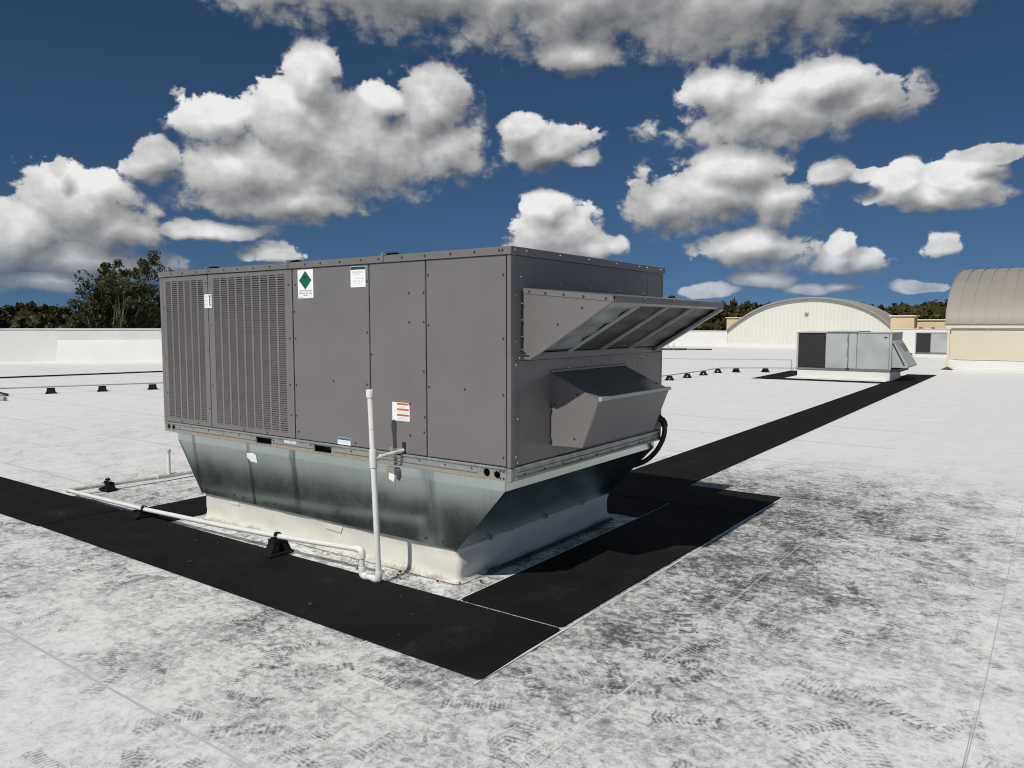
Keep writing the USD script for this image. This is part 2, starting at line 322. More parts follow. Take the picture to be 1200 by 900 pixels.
# ------------------------------------------------------------------ materials
def roof_material(name, gain, tint, prints=True):
    """White single-ply membrane with the grime and boot prints that gather round the machine. The zone of grime lies round the walkway pads."""
    N, L = {}, []

    def node(n, kind, links=(), **inp):
        N[n] = (kind, inp)
        L.extend((s, f"{n}.{d}") for s, d in links)

    def m(n, op, a, b=None, c=None, clamp=False):
        inp, links = {"math_type": op, "use_clamp": clamp}, []
        for key, val in (("value1", a), ("value2", b), ("value3", c)):
            if isinstance(val, str):
                links.append((val, key))
            elif val is not None:
                inp[key] = float(val)
        node(n, "math", links, **inp)
        return n + ".value"

    node("g", "geometry")
    # distance outside the rectangle of the pads
    node("q1", "vector_math", [("g.position", "vector1")], math_type="subtract", vector2=(-4.4, 5.2, 0))
    node("q2", "vector_math", [("q1.vector", "vector1")], math_type="absolute")
    node("q3", "vector_math", [("q2.vector", "vector1")], math_type="subtract", vector2=(2.3, 2.5, 5))
    node("q4", "vector_math", [("q3.vector", "vector1")], math_type="maximum", vector2=(0, 0, 0))
    node("q5", "vector_math", [("q4.vector", "vector1")], math_type="length")
    node("wn", "noise_texture", [("g.position", "vector")], scale=0.55, detail=3.0)
    dd = m("dd", "multiply_add", "wn.fac", -2.4, 1.2)
    d2 = m("d2", "add", "q5.value", dd)
    node("near", "map_range", [(d2, "value")], range_type="smoothstep", from_min=2.7, from_max=0.0, to_min=0.0, to_max=1.0, clamp=True)
    node("e1", "vector_math", [("g.position", "vector1")], math_type="distance", vector2=(-0.9, 6.3, 0))
    node("east", "map_range", [("e1.value", "value")], range_type="smoothstep", from_min=5.4, from_max=0.8, to_min=0.0, to_max=1.0, clamp=True)
    node("f1", "vector_math", [("g.position", "vector1")], math_type="distance", vector2=(-4.0, 3.0, 0))
    node("far", "map_range", [("f1.value", "value")], range_type="smoothstep", from_min=5.0, from_max=26.0, to_min=1.0, to_max=0.42, clamp=True)
    z1 = m("z1", "multiply_add", "near.result", 0.74, 0.17)
    node("h1", "vector_math", [("g.position", "vector1")], math_type="distance", vector2=(-10.0, 5.0, 0))
    node("west", "map_range", [("h1.value", "value")], range_type="smoothstep", from_min=7.0, from_max=2.0, to_min=0.0, to_max=1.0, clamp=True)
    z2a = m("z2a", "multiply_add", "west.result", 0.22, z1)
    z2 = m("z2", "multiply_add", "east.result", 0.52, z2a)
    zone = m("zone", "multiply", z2, "far.result")
    # blotches and scuffs
    node("n1", "noise_texture", [("g.position", "vector")], scale=2.3, detail=9.0, roughness=0.68, distortion=0.25)
    node("n2", "noise_texture", [("g.position", "vector")], scale=19.0, detail=7.0, roughness=0.78, distortion=0.6)
    node("n5", "noise_texture", [("g.position", "vector")], scale=62.0, detail=4.0, roughness=0.8, distortion=3.0)
    node("rot", "mapping", [("g.position", "vector")], rotation=(0, 0, 0.55), scale=(4.0, 30.0, 1))
    node("n3", "noise_texture", [("rot.vector", "vector")], scale=1.0, detail=6.0, roughness=0.7, distortion=1.2)
    a1 = m("a1", "multiply_add", "n1.fac", 2.7, -1.35)
    a2 = m("a2", "multiply_add", "n2.fac", 3.8, -1.9)
    a3 = m("a3", "multiply_add", "n3.fac", 1.1, -0.55)
    a5 = m("a5", "multiply_add", "n5.fac", 3.6, -1.8)
    s = m("s1", "add", a1, a2); s = m("s2", "add", s, a3); s = m("s3", "add", s, a5)
    s = m("s4", "multiply_add", s, 0.62, 0.25)
    s = m("s5", "maximum", s, 0.0)
    dirt = m("dirt0", "multiply", s, zone)
    node("clos", "map_range", [(d2, "value")], range_type="smoothstep", from_min=1.9, from_max=0.0, to_min=0.0, to_max=1.0, clamp=True)
    cw = m("cw", "multiply_add", "east.result", 0.34, 0.07)
    cx_ = m("cx", "multiply", "clos.result", cw)
    cy2 = m("cy", "multiply_add", "n2.fac", 2.2, -0.3)
    dirt = m("dirt", "multiply_add", cx_, cy2, dirt)
    if prints:
        acc = None
        for i, (sc, ox, oy, pitch, wid, ln) in enumerate(((1.9, 0.0, 0.0, 240.0, .060, .15), (1.45, 3.3, 7.1, 300.0, .056, .145), (2.4, 9.2, 1.7, 340.0, .052, .14), (1.7, 5.5, 2.9, 270.0, .058, .15))):
            t = f"b{i}"
            node(t + "o", "vector_math", [("g.position", "vector1")], math_type="add", vector2=(ox, oy, 0))
            node(t + "v", "voronoi_texture", [(t + "o.vector", "vector")], dimensions="2D", feature="f1", scale=sc, randomness=0.9)
            node(t + "d", "vector_math", [(t + "o.vector", "vector1"), (t + "v.position", "vector2")], math_type="subtract")
            node(t + "c", "separate_color", [(t + "v.color", "color")])
            ang = m(t + "a", "multiply", t + "c.r", 6.283)
            node(t + "r", "vector_rotate", [(t + "d.vector", "vector"), (ang, "angle")], rotate_type="z_axis")
            node(t + "x", "separate_xyz", [(t + "r.vector", "vector")])
            # waist of the sole
            y2 = m(t + "y2", "multiply", t + "x.y", t + "x.y")
            ww = m(t + "w", "multiply_add", y2, 0.9, wid * 0.72)
            ax = m(t + "ax", "absolute", t + "x.x"); ay = m(t + "ay", "absolute", t + "x.y")
            e1 = m(t + "e1", "subtract", ww, ax); e2 = m(t + "e2", "subtract", ln, ay)
            e = m(t + "e", "smoothmin", e1, e2, 0.03)
            node(t + "in", "map_range", [(e, "value")], range_type="smoothstep", from_min=0.0, from_max=0.006, to_min=0.0, to_max=1.0, clamp=True)
            # tread: bars bent to chevrons or straight
            ch = m(t + "ch", "multiply_add", t + "c.b", 0.7, -0.25)
            ya = m(t + "ya", "multiply_add", ax, ch, t + "x.y")
            yb = m(t + "yb", "multiply_add", "n2.fac", 0.02, ya)
            sn = m(t + "sn", "sine", m(t + "sp", "multiply", yb, m(t + "pt", "multiply_add", t + "c.g", pitch * 0.5, pitch * 0.6)))
            s2n = m(t + "s2", "sine", m(t + "sq", "multiply", t + "x.x", pitch * 0.8))
            tr = m(t + "tr", "multiply_add", s2n, 0.45, sn)
            node(t + "tm", "map_range", [(tr, "value")], range_type="smoothstep", from_min=-0.1, from_max=0.55, to_min=0.22, to_max=1.0, clamp=True)
            on = m(t + "on", "greater_than", t + "c.g", 0.34)
            wearn = m(t + "wr", "multiply_add", "n2.fac", 4.4, -1.55, clamp=True)
            p1 = m(t + "p1", "multiply", t + "in.result", t + "tm.result"); p2 = m(t + "p2", "multiply", p1, on); p3 = m(t + "p3", "multiply", p2, wearn)
            p3 = m(t + "p4", "multiply", p3, m(t + "st", "multiply_add", t + "c.b", 0.40, 0.36))
            acc = p3 if acc is None else m(t + "mx", "maximum", acc, p3)
        pz = m("pz", "multiply_add", zone, 0.70, 0.12)
        acc = m("pa", "multiply", acc, pz)
        dirt = m("dp", "add", dirt, acc)
    dirt = m("dg", "multiply", dirt, gain, clamp=True)
    node("ramp", "rgb_ramp", [(dirt, "fac")], ramp=[(0.0, tint), (0.25, tuple(0.78 * c for c in tint)), (0.6, (0.27, 0.272, 0.268)), (1.0, (0.07, 0.07, 0.07))])
    node("fine", "noise_texture", [("g.position", "vector")], scale=120.0, detail=3.0)
    node("bh", "bump", [("fine.fac", "height")], strength=1.0, distance=0.0006)
    node("p", "principled_bsdf", [("ramp.color", "base_color"), ("bh.normal", "normal")], roughness=0.62, specular_ior_level=0.3)
    MATS[name] = usdkit.material(stage, f"/World/Looks/{name}", N, L, surface="p.BSDF")
    return MATS[name]


roof_material("roof_membrane", 1.0, (0.75, 0.752, 0.735))
roof_material("roof_membrane_clean", 0.85, (0.72, 0.735, 0.722))
roof_material("roof_membrane_left", 0.9, (0.735, 0.737, 0.72))
mat("seam_weld", (0.66, 0.66, 0.645), 0.5, var=0.2, scale=9)
mat("seam_dark", (0.40, 0.40, 0.40), 0.7)
mat("unit_paint", (0.165, 0.1555, 0.153), 0.30, var=0.06, scale=2.2, bump=0.0035, bscale=1.8, spec=0.34)
mat("unit_paint_dark", (0.03, 0.03, 0.032), 0.6)
mat("coil", (0.022, 0.022, 0.024), 0.55, bump=0.001, bscale=90)
mat("screw_metal", (0.42, 0.41, 0.40), 0.35, metal=0.9)
mat("screw_dark", (0.10, 0.095, 0.09), 0.4, metal=0.6)
mat("gap_dark", (0.012, 0.012, 0.013), 0.8)
mat("white_label", (0.80, 0.81, 0.80), 0.4, var=0.03, scale=40)
mat("label_green", (0.0, 0.115, 0.058), 0.4)
mat("label_teal", (0.0, 0.075, 0.055), 0.4)
mat("label_ink", (0.02, 0.02, 0.022), 0.5)
mat("label_grey", (0.36, 0.37, 0.37), 0.5)
mat("label_pale", (0.58, 0.60, 0.60), 0.5)
mat("label_orange", (0.55, 0.12, 0.022), 0.45)
mat("label_blue", (0.03, 0.12, 0.33), 0.45)
mat("pvc", (0.68, 0.68, 0.65), 0.32, var=0.05, scale=12)
mat("pvc_dirty", (0.56, 0.55, 0.50), 0.5, var=0.30, scale=26)
mat("rubber", (0.008, 0.008, 0.0085), 0.75, var=0.25, scale=20, bump=0.001, bscale=90, spec=0.2)
mat("hose_black", (0.018, 0.018, 0.019), 0.45)
N_ = {"g": ("geometry", {}), "n": ("noise_texture", {"scale": 2.4, "detail": 8.0, "roughness": 0.7, "distortion": 0.4}), "n2": ("noise_texture", {"scale": 30.0, "detail": 5.0, "roughness": 0.75, "distortion": 1.0}), "n3": ("noise_texture", {"scale": 260.0, "detail": 2.0}),
      "a": ("math", {"math_type": "multiply_add", "value2": 0.45}), "r": ("rgb_ramp", {"ramp": [(0.45, (.0075, .0075, .0078)), (0.80, (.0125, .0125, .0127)), (0.93, (.024, .024, .0235)), (1.0, (.05, .05, .048))]}),
      "b": ("bump", {"strength": 1.0, "distance": 0.0016}), "p": ("principled_bsdf", {"roughness": 0.85, "specular_ior_level": 0.06})}
MATS["walkway_pad"] = usdkit.material(stage, "/World/Looks/walkway_pad", N_, [("g.position", "n.vector"), ("g.position", "n2.vector"), ("g.position", "n3.vector"), ("n2.fac", "a.value1"), ("n.fac", "a.value3"), ("a.value", "r.fac"), ("r.color", "p.base_color"),
                                                                               ("n3.fac", "b.height"), ("b.normal", "p.normal")], surface="p.BSDF")
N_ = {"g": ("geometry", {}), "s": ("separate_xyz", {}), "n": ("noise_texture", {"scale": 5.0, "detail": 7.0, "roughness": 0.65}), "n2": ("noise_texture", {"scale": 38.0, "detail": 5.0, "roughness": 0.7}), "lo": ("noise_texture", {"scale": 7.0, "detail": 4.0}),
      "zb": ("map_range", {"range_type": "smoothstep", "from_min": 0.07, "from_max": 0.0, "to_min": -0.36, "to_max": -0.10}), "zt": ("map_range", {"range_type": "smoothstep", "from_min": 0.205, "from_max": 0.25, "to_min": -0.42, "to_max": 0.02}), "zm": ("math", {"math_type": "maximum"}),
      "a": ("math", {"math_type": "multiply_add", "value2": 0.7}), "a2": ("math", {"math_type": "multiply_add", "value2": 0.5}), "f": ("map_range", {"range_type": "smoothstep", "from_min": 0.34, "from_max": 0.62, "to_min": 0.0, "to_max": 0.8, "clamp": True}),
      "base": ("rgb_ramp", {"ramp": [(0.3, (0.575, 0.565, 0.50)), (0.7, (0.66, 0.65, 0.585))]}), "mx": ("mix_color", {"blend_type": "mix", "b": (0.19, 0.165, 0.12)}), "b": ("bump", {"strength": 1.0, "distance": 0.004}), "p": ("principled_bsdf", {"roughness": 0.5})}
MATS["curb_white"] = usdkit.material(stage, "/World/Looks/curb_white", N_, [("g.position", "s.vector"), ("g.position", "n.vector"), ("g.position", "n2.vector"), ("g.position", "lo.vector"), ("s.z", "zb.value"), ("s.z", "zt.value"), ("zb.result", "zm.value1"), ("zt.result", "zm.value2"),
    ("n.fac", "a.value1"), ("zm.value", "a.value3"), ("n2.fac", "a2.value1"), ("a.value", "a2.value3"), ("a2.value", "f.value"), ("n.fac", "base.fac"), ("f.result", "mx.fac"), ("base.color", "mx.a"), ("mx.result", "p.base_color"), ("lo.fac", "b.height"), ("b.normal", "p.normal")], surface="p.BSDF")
mat("far_white", (0.64, 0.64, 0.60), 0.55, var=0.03, scale=0.6)
mat("parapet_white", (0.64, 0.64, 0.61), 0.55, var=0.04, scale=0.9)
mat("cladding_white", (0.62, 0.615, 0.55), 0.5, var=0.02, scale=0.7)
mat("stucco_tan", (0.56, 0.515, 0.405), 0.75, var=0.03, scale=0.5, bump=0.002, bscale=30)
mat("stucco_beige", (0.60, 0.47, 0.30), 0.75, var=0.03, scale=0.5)
mat("trim_tan", (0.60, 0.56, 0.45), 0.55, var=0.03, scale=2)
mat("roof_metal", (0.285, 0.265, 0.232), 0.62, var=0.06, scale=0.8, spec=0.5)
mat("roof_metal_edge", (0.17, 0.155, 0.14), 0.45)
mat("grey_paint", (0.375, 0.395, 0.388), 0.45, metal=0.15, var=0.14, scale=1.6, bump=0.003, bscale=3)
mat("grey_paint_dark", (0.16, 0.165, 0.17), 0.5, var=0.1, scale=3)
mat("gas_pipe", (0.36, 0.355, 0.33), 0.55, var=0.15, scale=3)
mat("black_pipe", (0.012, 0.012, 0.013), 0.6)
mat("wood_brown", (0.06, 0.048, 0.036), 0.8, var=0.35, scale=14, bump=0.002, bscale=50)
mat("bark", (0.17, 0.15, 0.12), 0.85, var=0.35, scale=3)
mat("debris", (0.03, 0.028, 0.025), 0.8, var=0.3, scale=30)
mat("terrain", (0.05, 0.055, 0.022), 0.95, var=0.4, scale=0.02)


def galvanized(name, streaks):
    """Galvanised sheet: soft spangle, oil-canning, and the drip streaks that run down below the rail's joints (x position, width, strength)."""
    N = {"g": ("geometry", {}), "s": ("separate_xyz", {}),
         "sp": ("voronoi_texture", {"scale": 60.0, "randomness": 1.0}), "lo": ("noise_texture", {"scale": 1.1, "detail": 1.5, "roughness": 0.45, "distortion": 0.5}),
         "n": ("noise_texture", {"scale": 5.0, "detail": 7.0, "roughness": 0.65}), "st": ("mapping", {"scale": (22.0, 22.0, 1.5)}), "dr": ("noise_texture", {"scale": 1.0, "detail": 5.0, "roughness": 0.6}),
         "r": ("rgb_ramp", {"ramp": [(0.2, (0.51, 0.575, 0.55)), (0.7, (0.65, 0.72, 0.695))]}),
         "mixn": ("math", {"math_type": "multiply_add", "value2": 0.15, "value3": 0.0}), "sum": ("math", {"math_type": "multiply_add", "value2": 0.25}), "sum2": ("math", {"math_type": "multiply_add", "value2": 0.22}),
         "b1": ("bump", {"strength": 1.0, "distance": 0.015}), "b2": ("bump", {"strength": 0.12, "distance": 0.0010}),
         "p": ("principled_bsdf", {"metallic": 1.0, "roughness": 0.2, "specular_ior_level": 0.4}),
         "dk": ("mix_color", {"blend_type": "multiply", "b": (0.20, 0.21, 0.22)}),
         "ro": ("map_range", {"from_min": 0.3, "from_max": 0.7, "to_min": 0.20, "to_max": 0.26})}
    L = [("g.position", "s.vector"), ("g.position", "sp.vector"), ("g.position", "lo.vector"), ("g.position", "n.vector"), ("g.position", "st.vector"), ("st.vector", "dr.vector"),
         ("sp.distance", "mixn.value1"), ("n.fac", "sum.value1"), ("mixn.value", "sum.value3"), ("dr.fac", "sum2.value1"), ("sum.value", "sum2.value3"), ("sum2.value", "r.fac"),
         ("lo.fac", "b1.height"), ("n.fac", "b2.height"), ("b1.normal", "b2.normal"), ("b2.normal", "p.normal"), ("n.fac", "ro.value"), ("ro.result", "p.roughness"),
         ("r.color", "dk.a"), ("dk.result", "p.base_color")]
    N["wob"] = ("math", {"math_type": "multiply_add", "value2": 0.05, "value3": -0.025})
    N["xs"] = ("math", {"math_type": "add"})
    L += [("n.fac", "wob.value1"), ("wob.value", "xs.value1"), ("s.x", "xs.value2")]
    acc = None
    for i, (x, w, k) in enumerate(streaks):
        N[f"c{i}"] = ("math", {"math_type": "subtract", "value2": x}); N[f"a{i}"] = ("math", {"math_type": "absolute"})
        N[f"m{i}"] = ("map_range", {"range_type": "smoothstep", "from_min": w, "from_max": w * 0.45, "to_min": 0.0, "to_max": k, "clamp": True})
        L += [("xs.value", f"c{i}.value1"), (f"c{i}.value", f"a{i}.value1"), (f"a{i}.value", f"m{i}.value")]
        if acc:
            N[f"x{i}"] = ("math", {"math_type": "maximum"}); L += [(acc, f"x{i}.value1"), (f"m{i}.result", f"x{i}.value2")]; acc = f"x{i}.value"
        else:
            acc = f"m{i}.result"
    if acc:
        N["br"] = ("math", {"math_type": "multiply_add", "value2": 1.6, "value3": -0.25, "use_clamp": True}); N["fs"] = ("math", {"math_type": "multiply"})
        L += [("dr.fac", "br.value1"), (acc, "fs.value1"), ("br.value", "fs.value2"), ("fs.value", "dk.fac")]
    else:
        N["dk"][1]["fac"] = 0.0
    MATS[name] = usdkit.material(stage, f"/World/Looks/{name}", N, L, surface="p.BSDF")


galvanized("galvanized", [(-6.06, .035, .8), (-5.28, .03, .9), (-4.72, .045, 1.0), (-3.30, .03, .55)])
galvanized("galvanized_plain", [])


def rail_material(name):
    """Weathered galvanised rail with rust creeping along its lower half."""
    N = {"g": ("geometry", {}), "s": ("separate_xyz", {}), "mp": ("mapping", {"scale": (2.6, 2.6, 26.0)}), "n": ("noise_texture", {"scale": 1.0, "detail": 7.0, "roughness": 0.65}),
         "n2": ("noise_texture", {"scale": 0.9, "detail": 2.0}), "n3": ("noise_texture", {"scale": 14.0, "detail": 6.0, "roughness": 0.7}),
         "zm": ("map_range", {"range_type": "smoothstep", "from_min": 0.835, "from_max": 0.775, "to_min": -0.25, "to_max": 0.30}),
         "a": ("math", {"math_type": "add"}), "a2": ("math", {"math_type": "multiply_add", "value2": 0.85, "value3": -0.42}), "a3": ("math", {"math_type": "add"}),
         "base": ("rgb_ramp", {"ramp": [(0.3, (0.27, 0.285, 0.275)), (0.7, (0.46, 0.48, 0.46))]}),
         "rust": ("rgb_ramp", {"ramp": [(0.0, (0.40, 0.37, 0.30)), (0.5, (0.29, 0.24, 0.17)), (0.72, (0.19, 0.09, 0.04)), (1.0, (0.10, 0.045, 0.02))]}),
         "f": ("map_range", {"range_type": "smoothstep", "from_min": 0.57, "from_max": 0.85, "to_min": 0.0, "to_max": 0.8, "clamp": True}),
         "mx": ("mix_color", {"blend_type": "mix"}), "inv": ("map_range", {"from_min": 0.0, "from_max": 0.9, "to_min": 0.65, "to_max": 0.0}),
         "p": ("principled_bsdf", {"roughness": 0.48, "metallic": 0.5})}
    L = [("g.position", "s.vector"), ("g.position", "mp.vector"), ("mp.vector", "n.vector"), ("g.position", "n2.vector"), ("g.position", "n3.vector"), ("s.z", "zm.value"), ("n.fac", "a.value1"), ("zm.result", "a.value2"),
         ("n2.fac", "a2.value1"), ("a.value", "a3.value1"), ("a2.value", "a3.value2"), ("a3.value", "f.value"), ("n3.fac", "base.fac"), ("n3.fac", "rust.fac"), ("f.result", "mx.fac"), ("base.color", "mx.a"),
         ("rust.color", "mx.b"), ("mx.result", "p.base_color"), ("f.result", "inv.value"), ("inv.result", "p.metallic")]
    MATS[name] = usdkit.material(stage, f"/World/Looks/{name}", N, L, surface="p.BSDF")


rail_material("rail_metal")


def mesh_material(name, lo, hi):
    """Woven wire filter mesh, dusty."""
    N = {"g": ("geometry", {}), "n": ("noise_texture", {"scale": 5.0, "detail": 4.0}), "v": ("voronoi_texture", {"scale": 160.0}), "n2": ("noise_texture", {"scale": 70.0, "detail": 4.0, "roughness": 0.8}),
         "m": ("math", {"math_type": "multiply_add", "value2": 0.55}), "r": ("rgb_ramp", {"ramp": [(0.35, lo), (0.7, hi)]}), "m2": ("math", {"math_type": "multiply_add", "value2": 0.6, "value3": 0.0}),
         "b": ("bump", {"strength": 1.0, "distance": 0.004}), "p": ("principled_bsdf", {"roughness": 0.5, "metallic": 0.55})}
    L = [("g.position", "n.vector"), ("g.position", "v.vector"), ("g.position", "n2.vector"), ("n.fac", "m2.value1"), ("n2.fac", "m.value1"), ("m2.value", "m.value3"), ("m.value", "r.fac"), ("r.color", "p.base_color"),
         ("n2.fac", "b.height"), ("b.normal", "p.normal")]
    MATS[name] = usdkit.material(stage, f"/World/Looks/{name}", N, L, surface="p.BSDF")


mesh_material("filter_mesh", (0.025, 0.024, 0.022), (0.16, 0.155, 0.145))
mesh_material("filter_mesh_clean", (0.10, 0.105, 0.105), (0.52, 0.54, 0.54))
mesh_material("filter_mesh_grey", (0.05, 0.052, 0.052), (0.22, 0.225, 0.22))


def leaf_material(name, ramp, scale):
    N = {"g": ("geometry", {}), "n": ("noise_texture", {"scale": scale, "detail": 3.0}), "k": ("math", {"math_type": "multiply_add", "value2": 0.22}), "h": ("math", {"math_type": "multiply_add", "value2": 0.9, "value3": -0.06}), "r": ("rgb_ramp", {"ramp": ramp}),
         "d": ("principled_bsdf", {"roughness": 0.6, "specular_ior_level": 0.3}), "t": ("translucent_bsdf", {}), "x": ("mix_closure", {"fac": 0.25})}
    L = [("g.position", "n.vector"), ("n.fac", "h.value1"), ("g.random_per_island", "k.value1"), ("h.value", "k.value3"), ("k.value", "r.fac"), ("r.color", "d.base_color"), ("r.color", "t.color"), ("d.BSDF", "x.closure1"), ("t.BSDF", "x.closure2")]
    MATS[name] = usdkit.material(stage, f"/World/Looks/{name}", N, L, surface="x.closure")


leaf_material("treeline_leaves", [(0.1, (0.036, 0.036, 0.009)), (0.5, (0.056, 0.050, 0.012)), (0.75, (0.066, 0.050, 0.014)), (1.0, (0.074, 0.060, 0.018))], 0.12)
leaf_material("tree_leaves", [(0.1, (0.045, 0.052, 0.020)), (0.45, (0.075, 0.080, 0.035)), (0.7, (0.14, 0.085, 0.045)), (1.0, (0.21, 0.13, 0.08))], 0.35)

# ------------------------------------------------------------------ setting: terrain, roof
X3, Y3, Z3 = (1, 0, 0), (0, 1, 0), (0, 0, 1)
MB().add([(-4000, -4000, -8.0), (4000, -4000, -8.0), (4000, 4000, -8.0), (-4000, 4000, -8.0)], [(0, 1, 2, 3)]).build("ground", MATS["terrain"], kind="structure", label="dark green ground far below around the flat-roofed building", category="ground")

roof = thing("roof", "flat white membrane roof with welded seams and dirty boot prints", "roof", kind="structure")
MB().box(-48, 32, -14, 64, -8.0, -0.02).build("roof_deck", MATS["far_white"], roof)


def sheet_x(x0, x1, y0, y1, m, bead, a_near=True):
    """A strip that runs along x; its south edge laps 4 mm over its neighbour."""
    b = MB()
    y1o, st = y1 + 0.05, 0.0022 if bead else 0.0015
    b.add([(x0, y0, st), (x1, y0, st), (x1, y1o, 0.0), (x0, y1o, 0.0), (x0, y0, -0.004), (x1, y0, -0.004), (x1, y1o, -0.004), (x0, y1o, -0.004)],
          [(0, 1, 2, 3), (4, 5, 1, 0), (5, 6, 2, 1), (7, 4, 0, 3)])
    s = b.build("membrane_sheet", MATS[m], roof)
    if bead:
        xs = np.arange(x0, x1 + 0.01, 0.25)
        w = 0.003 + 0.002 * (meshkit.noise(np.c_[xs * 3, xs * 0 + y0, xs * 0]) - 0.5)
        wob = 0.008 * (meshkit.noise(np.c_[xs * 0.9, xs * 0 + y0, xs * 0 + 3]) - 0.5)
        v = np.vstack([np.c_[xs, y0 - w + wob - .002, xs * 0 + 0.001], np.c_[xs, y0 + .003 + xs * 0, xs * 0 + 0.0038]])
        n = len(xs)
        MB().add(v, [(i, i + 1, n + i + 1, n + i) for i in range(n - 1)]).build("seam_weld", MATS["seam_weld" if a_near else "seam_dark"], s)


def sheet_y(x0, x1, y0, y1, m, bead, lift=0.0):
    """A strip that runs along y; its west edge laps over its neighbour."""
    b = MB()
    x1o = x1 + 0.05
    b.add([(x0, y0, 0.0045 + lift), (x1o, y0, lift), (x1o, y1, lift), (x0, y1, 0.0045 + lift), (x0, y0, -0.004), (x1o, y0, -0.004), (x1o, y1, -0.004), (x0, y1, -0.004)],
          [(0, 1, 2, 3), (4, 5, 1, 0), (7, 4, 0, 3), (6, 7, 3, 2)])
    s = b.build("membrane_sheet", MATS[m], roof)
    if bead:
        ys = np.arange(y0, y1 + 0.01, 0.25)
        w = (0.0060 if x0 < -1 else 0.003) + 0.004 * (meshkit.noise(np.c_[ys * 3, ys * 0 + x0, ys * 0]) - 0.5)
        wob = 0.03 * (meshkit.noise(np.c_[ys * 0.45, ys * 0 + x0, ys * 0 + 3]) - 0.5)
        v = np.vstack([np.c_[x0 - w + wob, ys, ys * 0 + 0.0015 + lift], np.c_[x0 + wob + 0.009, ys, ys * 0 + 0.0058 + lift]])
        n = len(ys)
        MB().add(v, [(n + i, n + i + 1, i + 1, i) for i in range(n - 1)]).build("seam_weld", MATS["seam_dark" if x0 > -1 else "seam_weld"], s)


ys = [-6.1, -4.15, -2.2, -0.26, 1.675, 3.822, 5.77, 7.572] + [9.50 + 1.95 * k for k in range(28)]
for a, b in zip(ys[:-1], ys[1:]):
    sheet_x(-47.5, -1.52, a, min(b, 63.5), "roof_membrane" if a < 9 else "roof_membrane_left", -3 < a < 14, False)
sheet_y(-1.565, -0.225, -6, 8.70, "roof_membrane", True)
sheet_y(-0.225, 1.62, -6, 8.74, "roof_membrane", True, 0.0)
sheet_y(1.62, 3.5, -6, 8.70, "roof_membrane", False)
sheet_y(-1.565, 0.50, 8.68, 33.0, "roof_membrane_clean", False, 0.0015)
sheet_y(-1.68, -1.45, 8.68, 33.0, "roof_membrane_clean", False, 0.0050)
sheet_y(-1.565, 0.50, 33.0, 63.5, "roof_membrane_left", False, 0.0)
for k in range(14):
    sheet_y(0.50 + 2.0 * k, 2.50 + 2.0 * k, 8.72 if k < 2 else -6, 63.5, "roof_membrane_clean" if k < 2 else "roof_membrane_left", k < 3)

# ------------------------------------------------------------------ walkway pads


def pad(label, poly, group=None):
    p = Polygon(poly)
    p = p.buffer(-0.02).buffer(0.02, quad_segs=5)
    return MB().prism(p, (0, 0, 0.0075), X3, Y3, Z3, 0.0055).build("walkway_pad", MATS["walkway_pad"], label=label, category="walkway pad", group=group)


G = "black walkway pads laid on the roof"
pad("black rubber walkway pad along the front of the grey rooftop unit", [(-6.915, 2.755), (-2.168, 2.745), (-2.185, 3.487), (-6.90, 3.455)], G)
pad("black walkway pad at the left edge, under the end of the white pipe", [(-11.6, 2.70), (-6.935, 2.745), (-6.92, 3.445), (-11.6, 3.40)], G)
pad("black walkway pad right of the curb, half in the hood's shadow", [(-2.93, 3.512), (-2.195, 3.512), (-2.172, 6.615), (-2.93, 6.615)], G)
pad("black walkway pad behind the curb, joining the long strip to the far unit", [(-6.85, 6.64), (-2.165, 6.635), (-2.155, 7.515), (-6.85, 7.47)], G)
pad("short black walkway pad in shadow close behind the white curb", [(-6.05, 6.00), (-2.955, 6.00), (-2.955, 6.61), (-6.05, 6.61)], G)
pad("black walkway pad left of the white curb, beyond the pipe", [(-6.80, 3.475), (-6.17, 3.475), (-6.17, 5.98), (-6.80, 5.98)], G)
pad("long black walkway strip leading to the weathered far unit", [(-3.975, 7.52), (-3.125, 7.52), (-3.335, 29.2), (-4.21, 29.2)], G)
pad("thin black walkway pad along the front of the weathered far unit", [(-7.95, 24.05), (-4.17, 24.1), (-4.17, 24.75), (-7.95, 24.70)], G)
pad("black walkway pad at the left side of the weathered far unit", [(-7.95, 24.72), (-7.15, 24.72), (-7.25, 29.0), (-8.1, 29.0)], G)
pad("black walkway strip crossing the roof in front of the left parapet", [(-28.4, 8.6), (-27.75, 8.2), (-24.0, 25.2), (-24.65, 25.5)], G)

yw = np.arange(2.70, 7.55, .15)
for x0 in (-2.168, -2.945):                              # heat-welded edge strips beside the pads
    xw = x0 + .012 * (meshkit.noise(np.c_[yw * .8, yw * 0 + x0, yw * 0]) - .5) + (yw - 3.5) * (.0055 if x0 > -2.5 else 0)
    V = np.vstack([np.c_[xw - .002, yw, yw * 0 + .0075], np.c_[xw + .010, yw, yw * 0 + .0065]]); n = len(yw)
    sel = slice(None)
    MB().add(V, [(n + i, n + i + 1, i + 1, i) for i in range(n - 1)]).build("seam_weld", MATS["seam_weld"], roof)

# ------------------------------------------------------------------ curb, galvanised transition, rooftop unit
XL, XR, YF, YB = -6.49, -2.649, 3.648, 5.775        # body of the unit
Z0, ZR, ZT = 0.752, 0.840, 2.165                    # underside of the rail, its top, top of the lid
CX0, CX1, CY0, CY1, CZ = -6.045, -3.150, 3.752, 5.800, 0.235


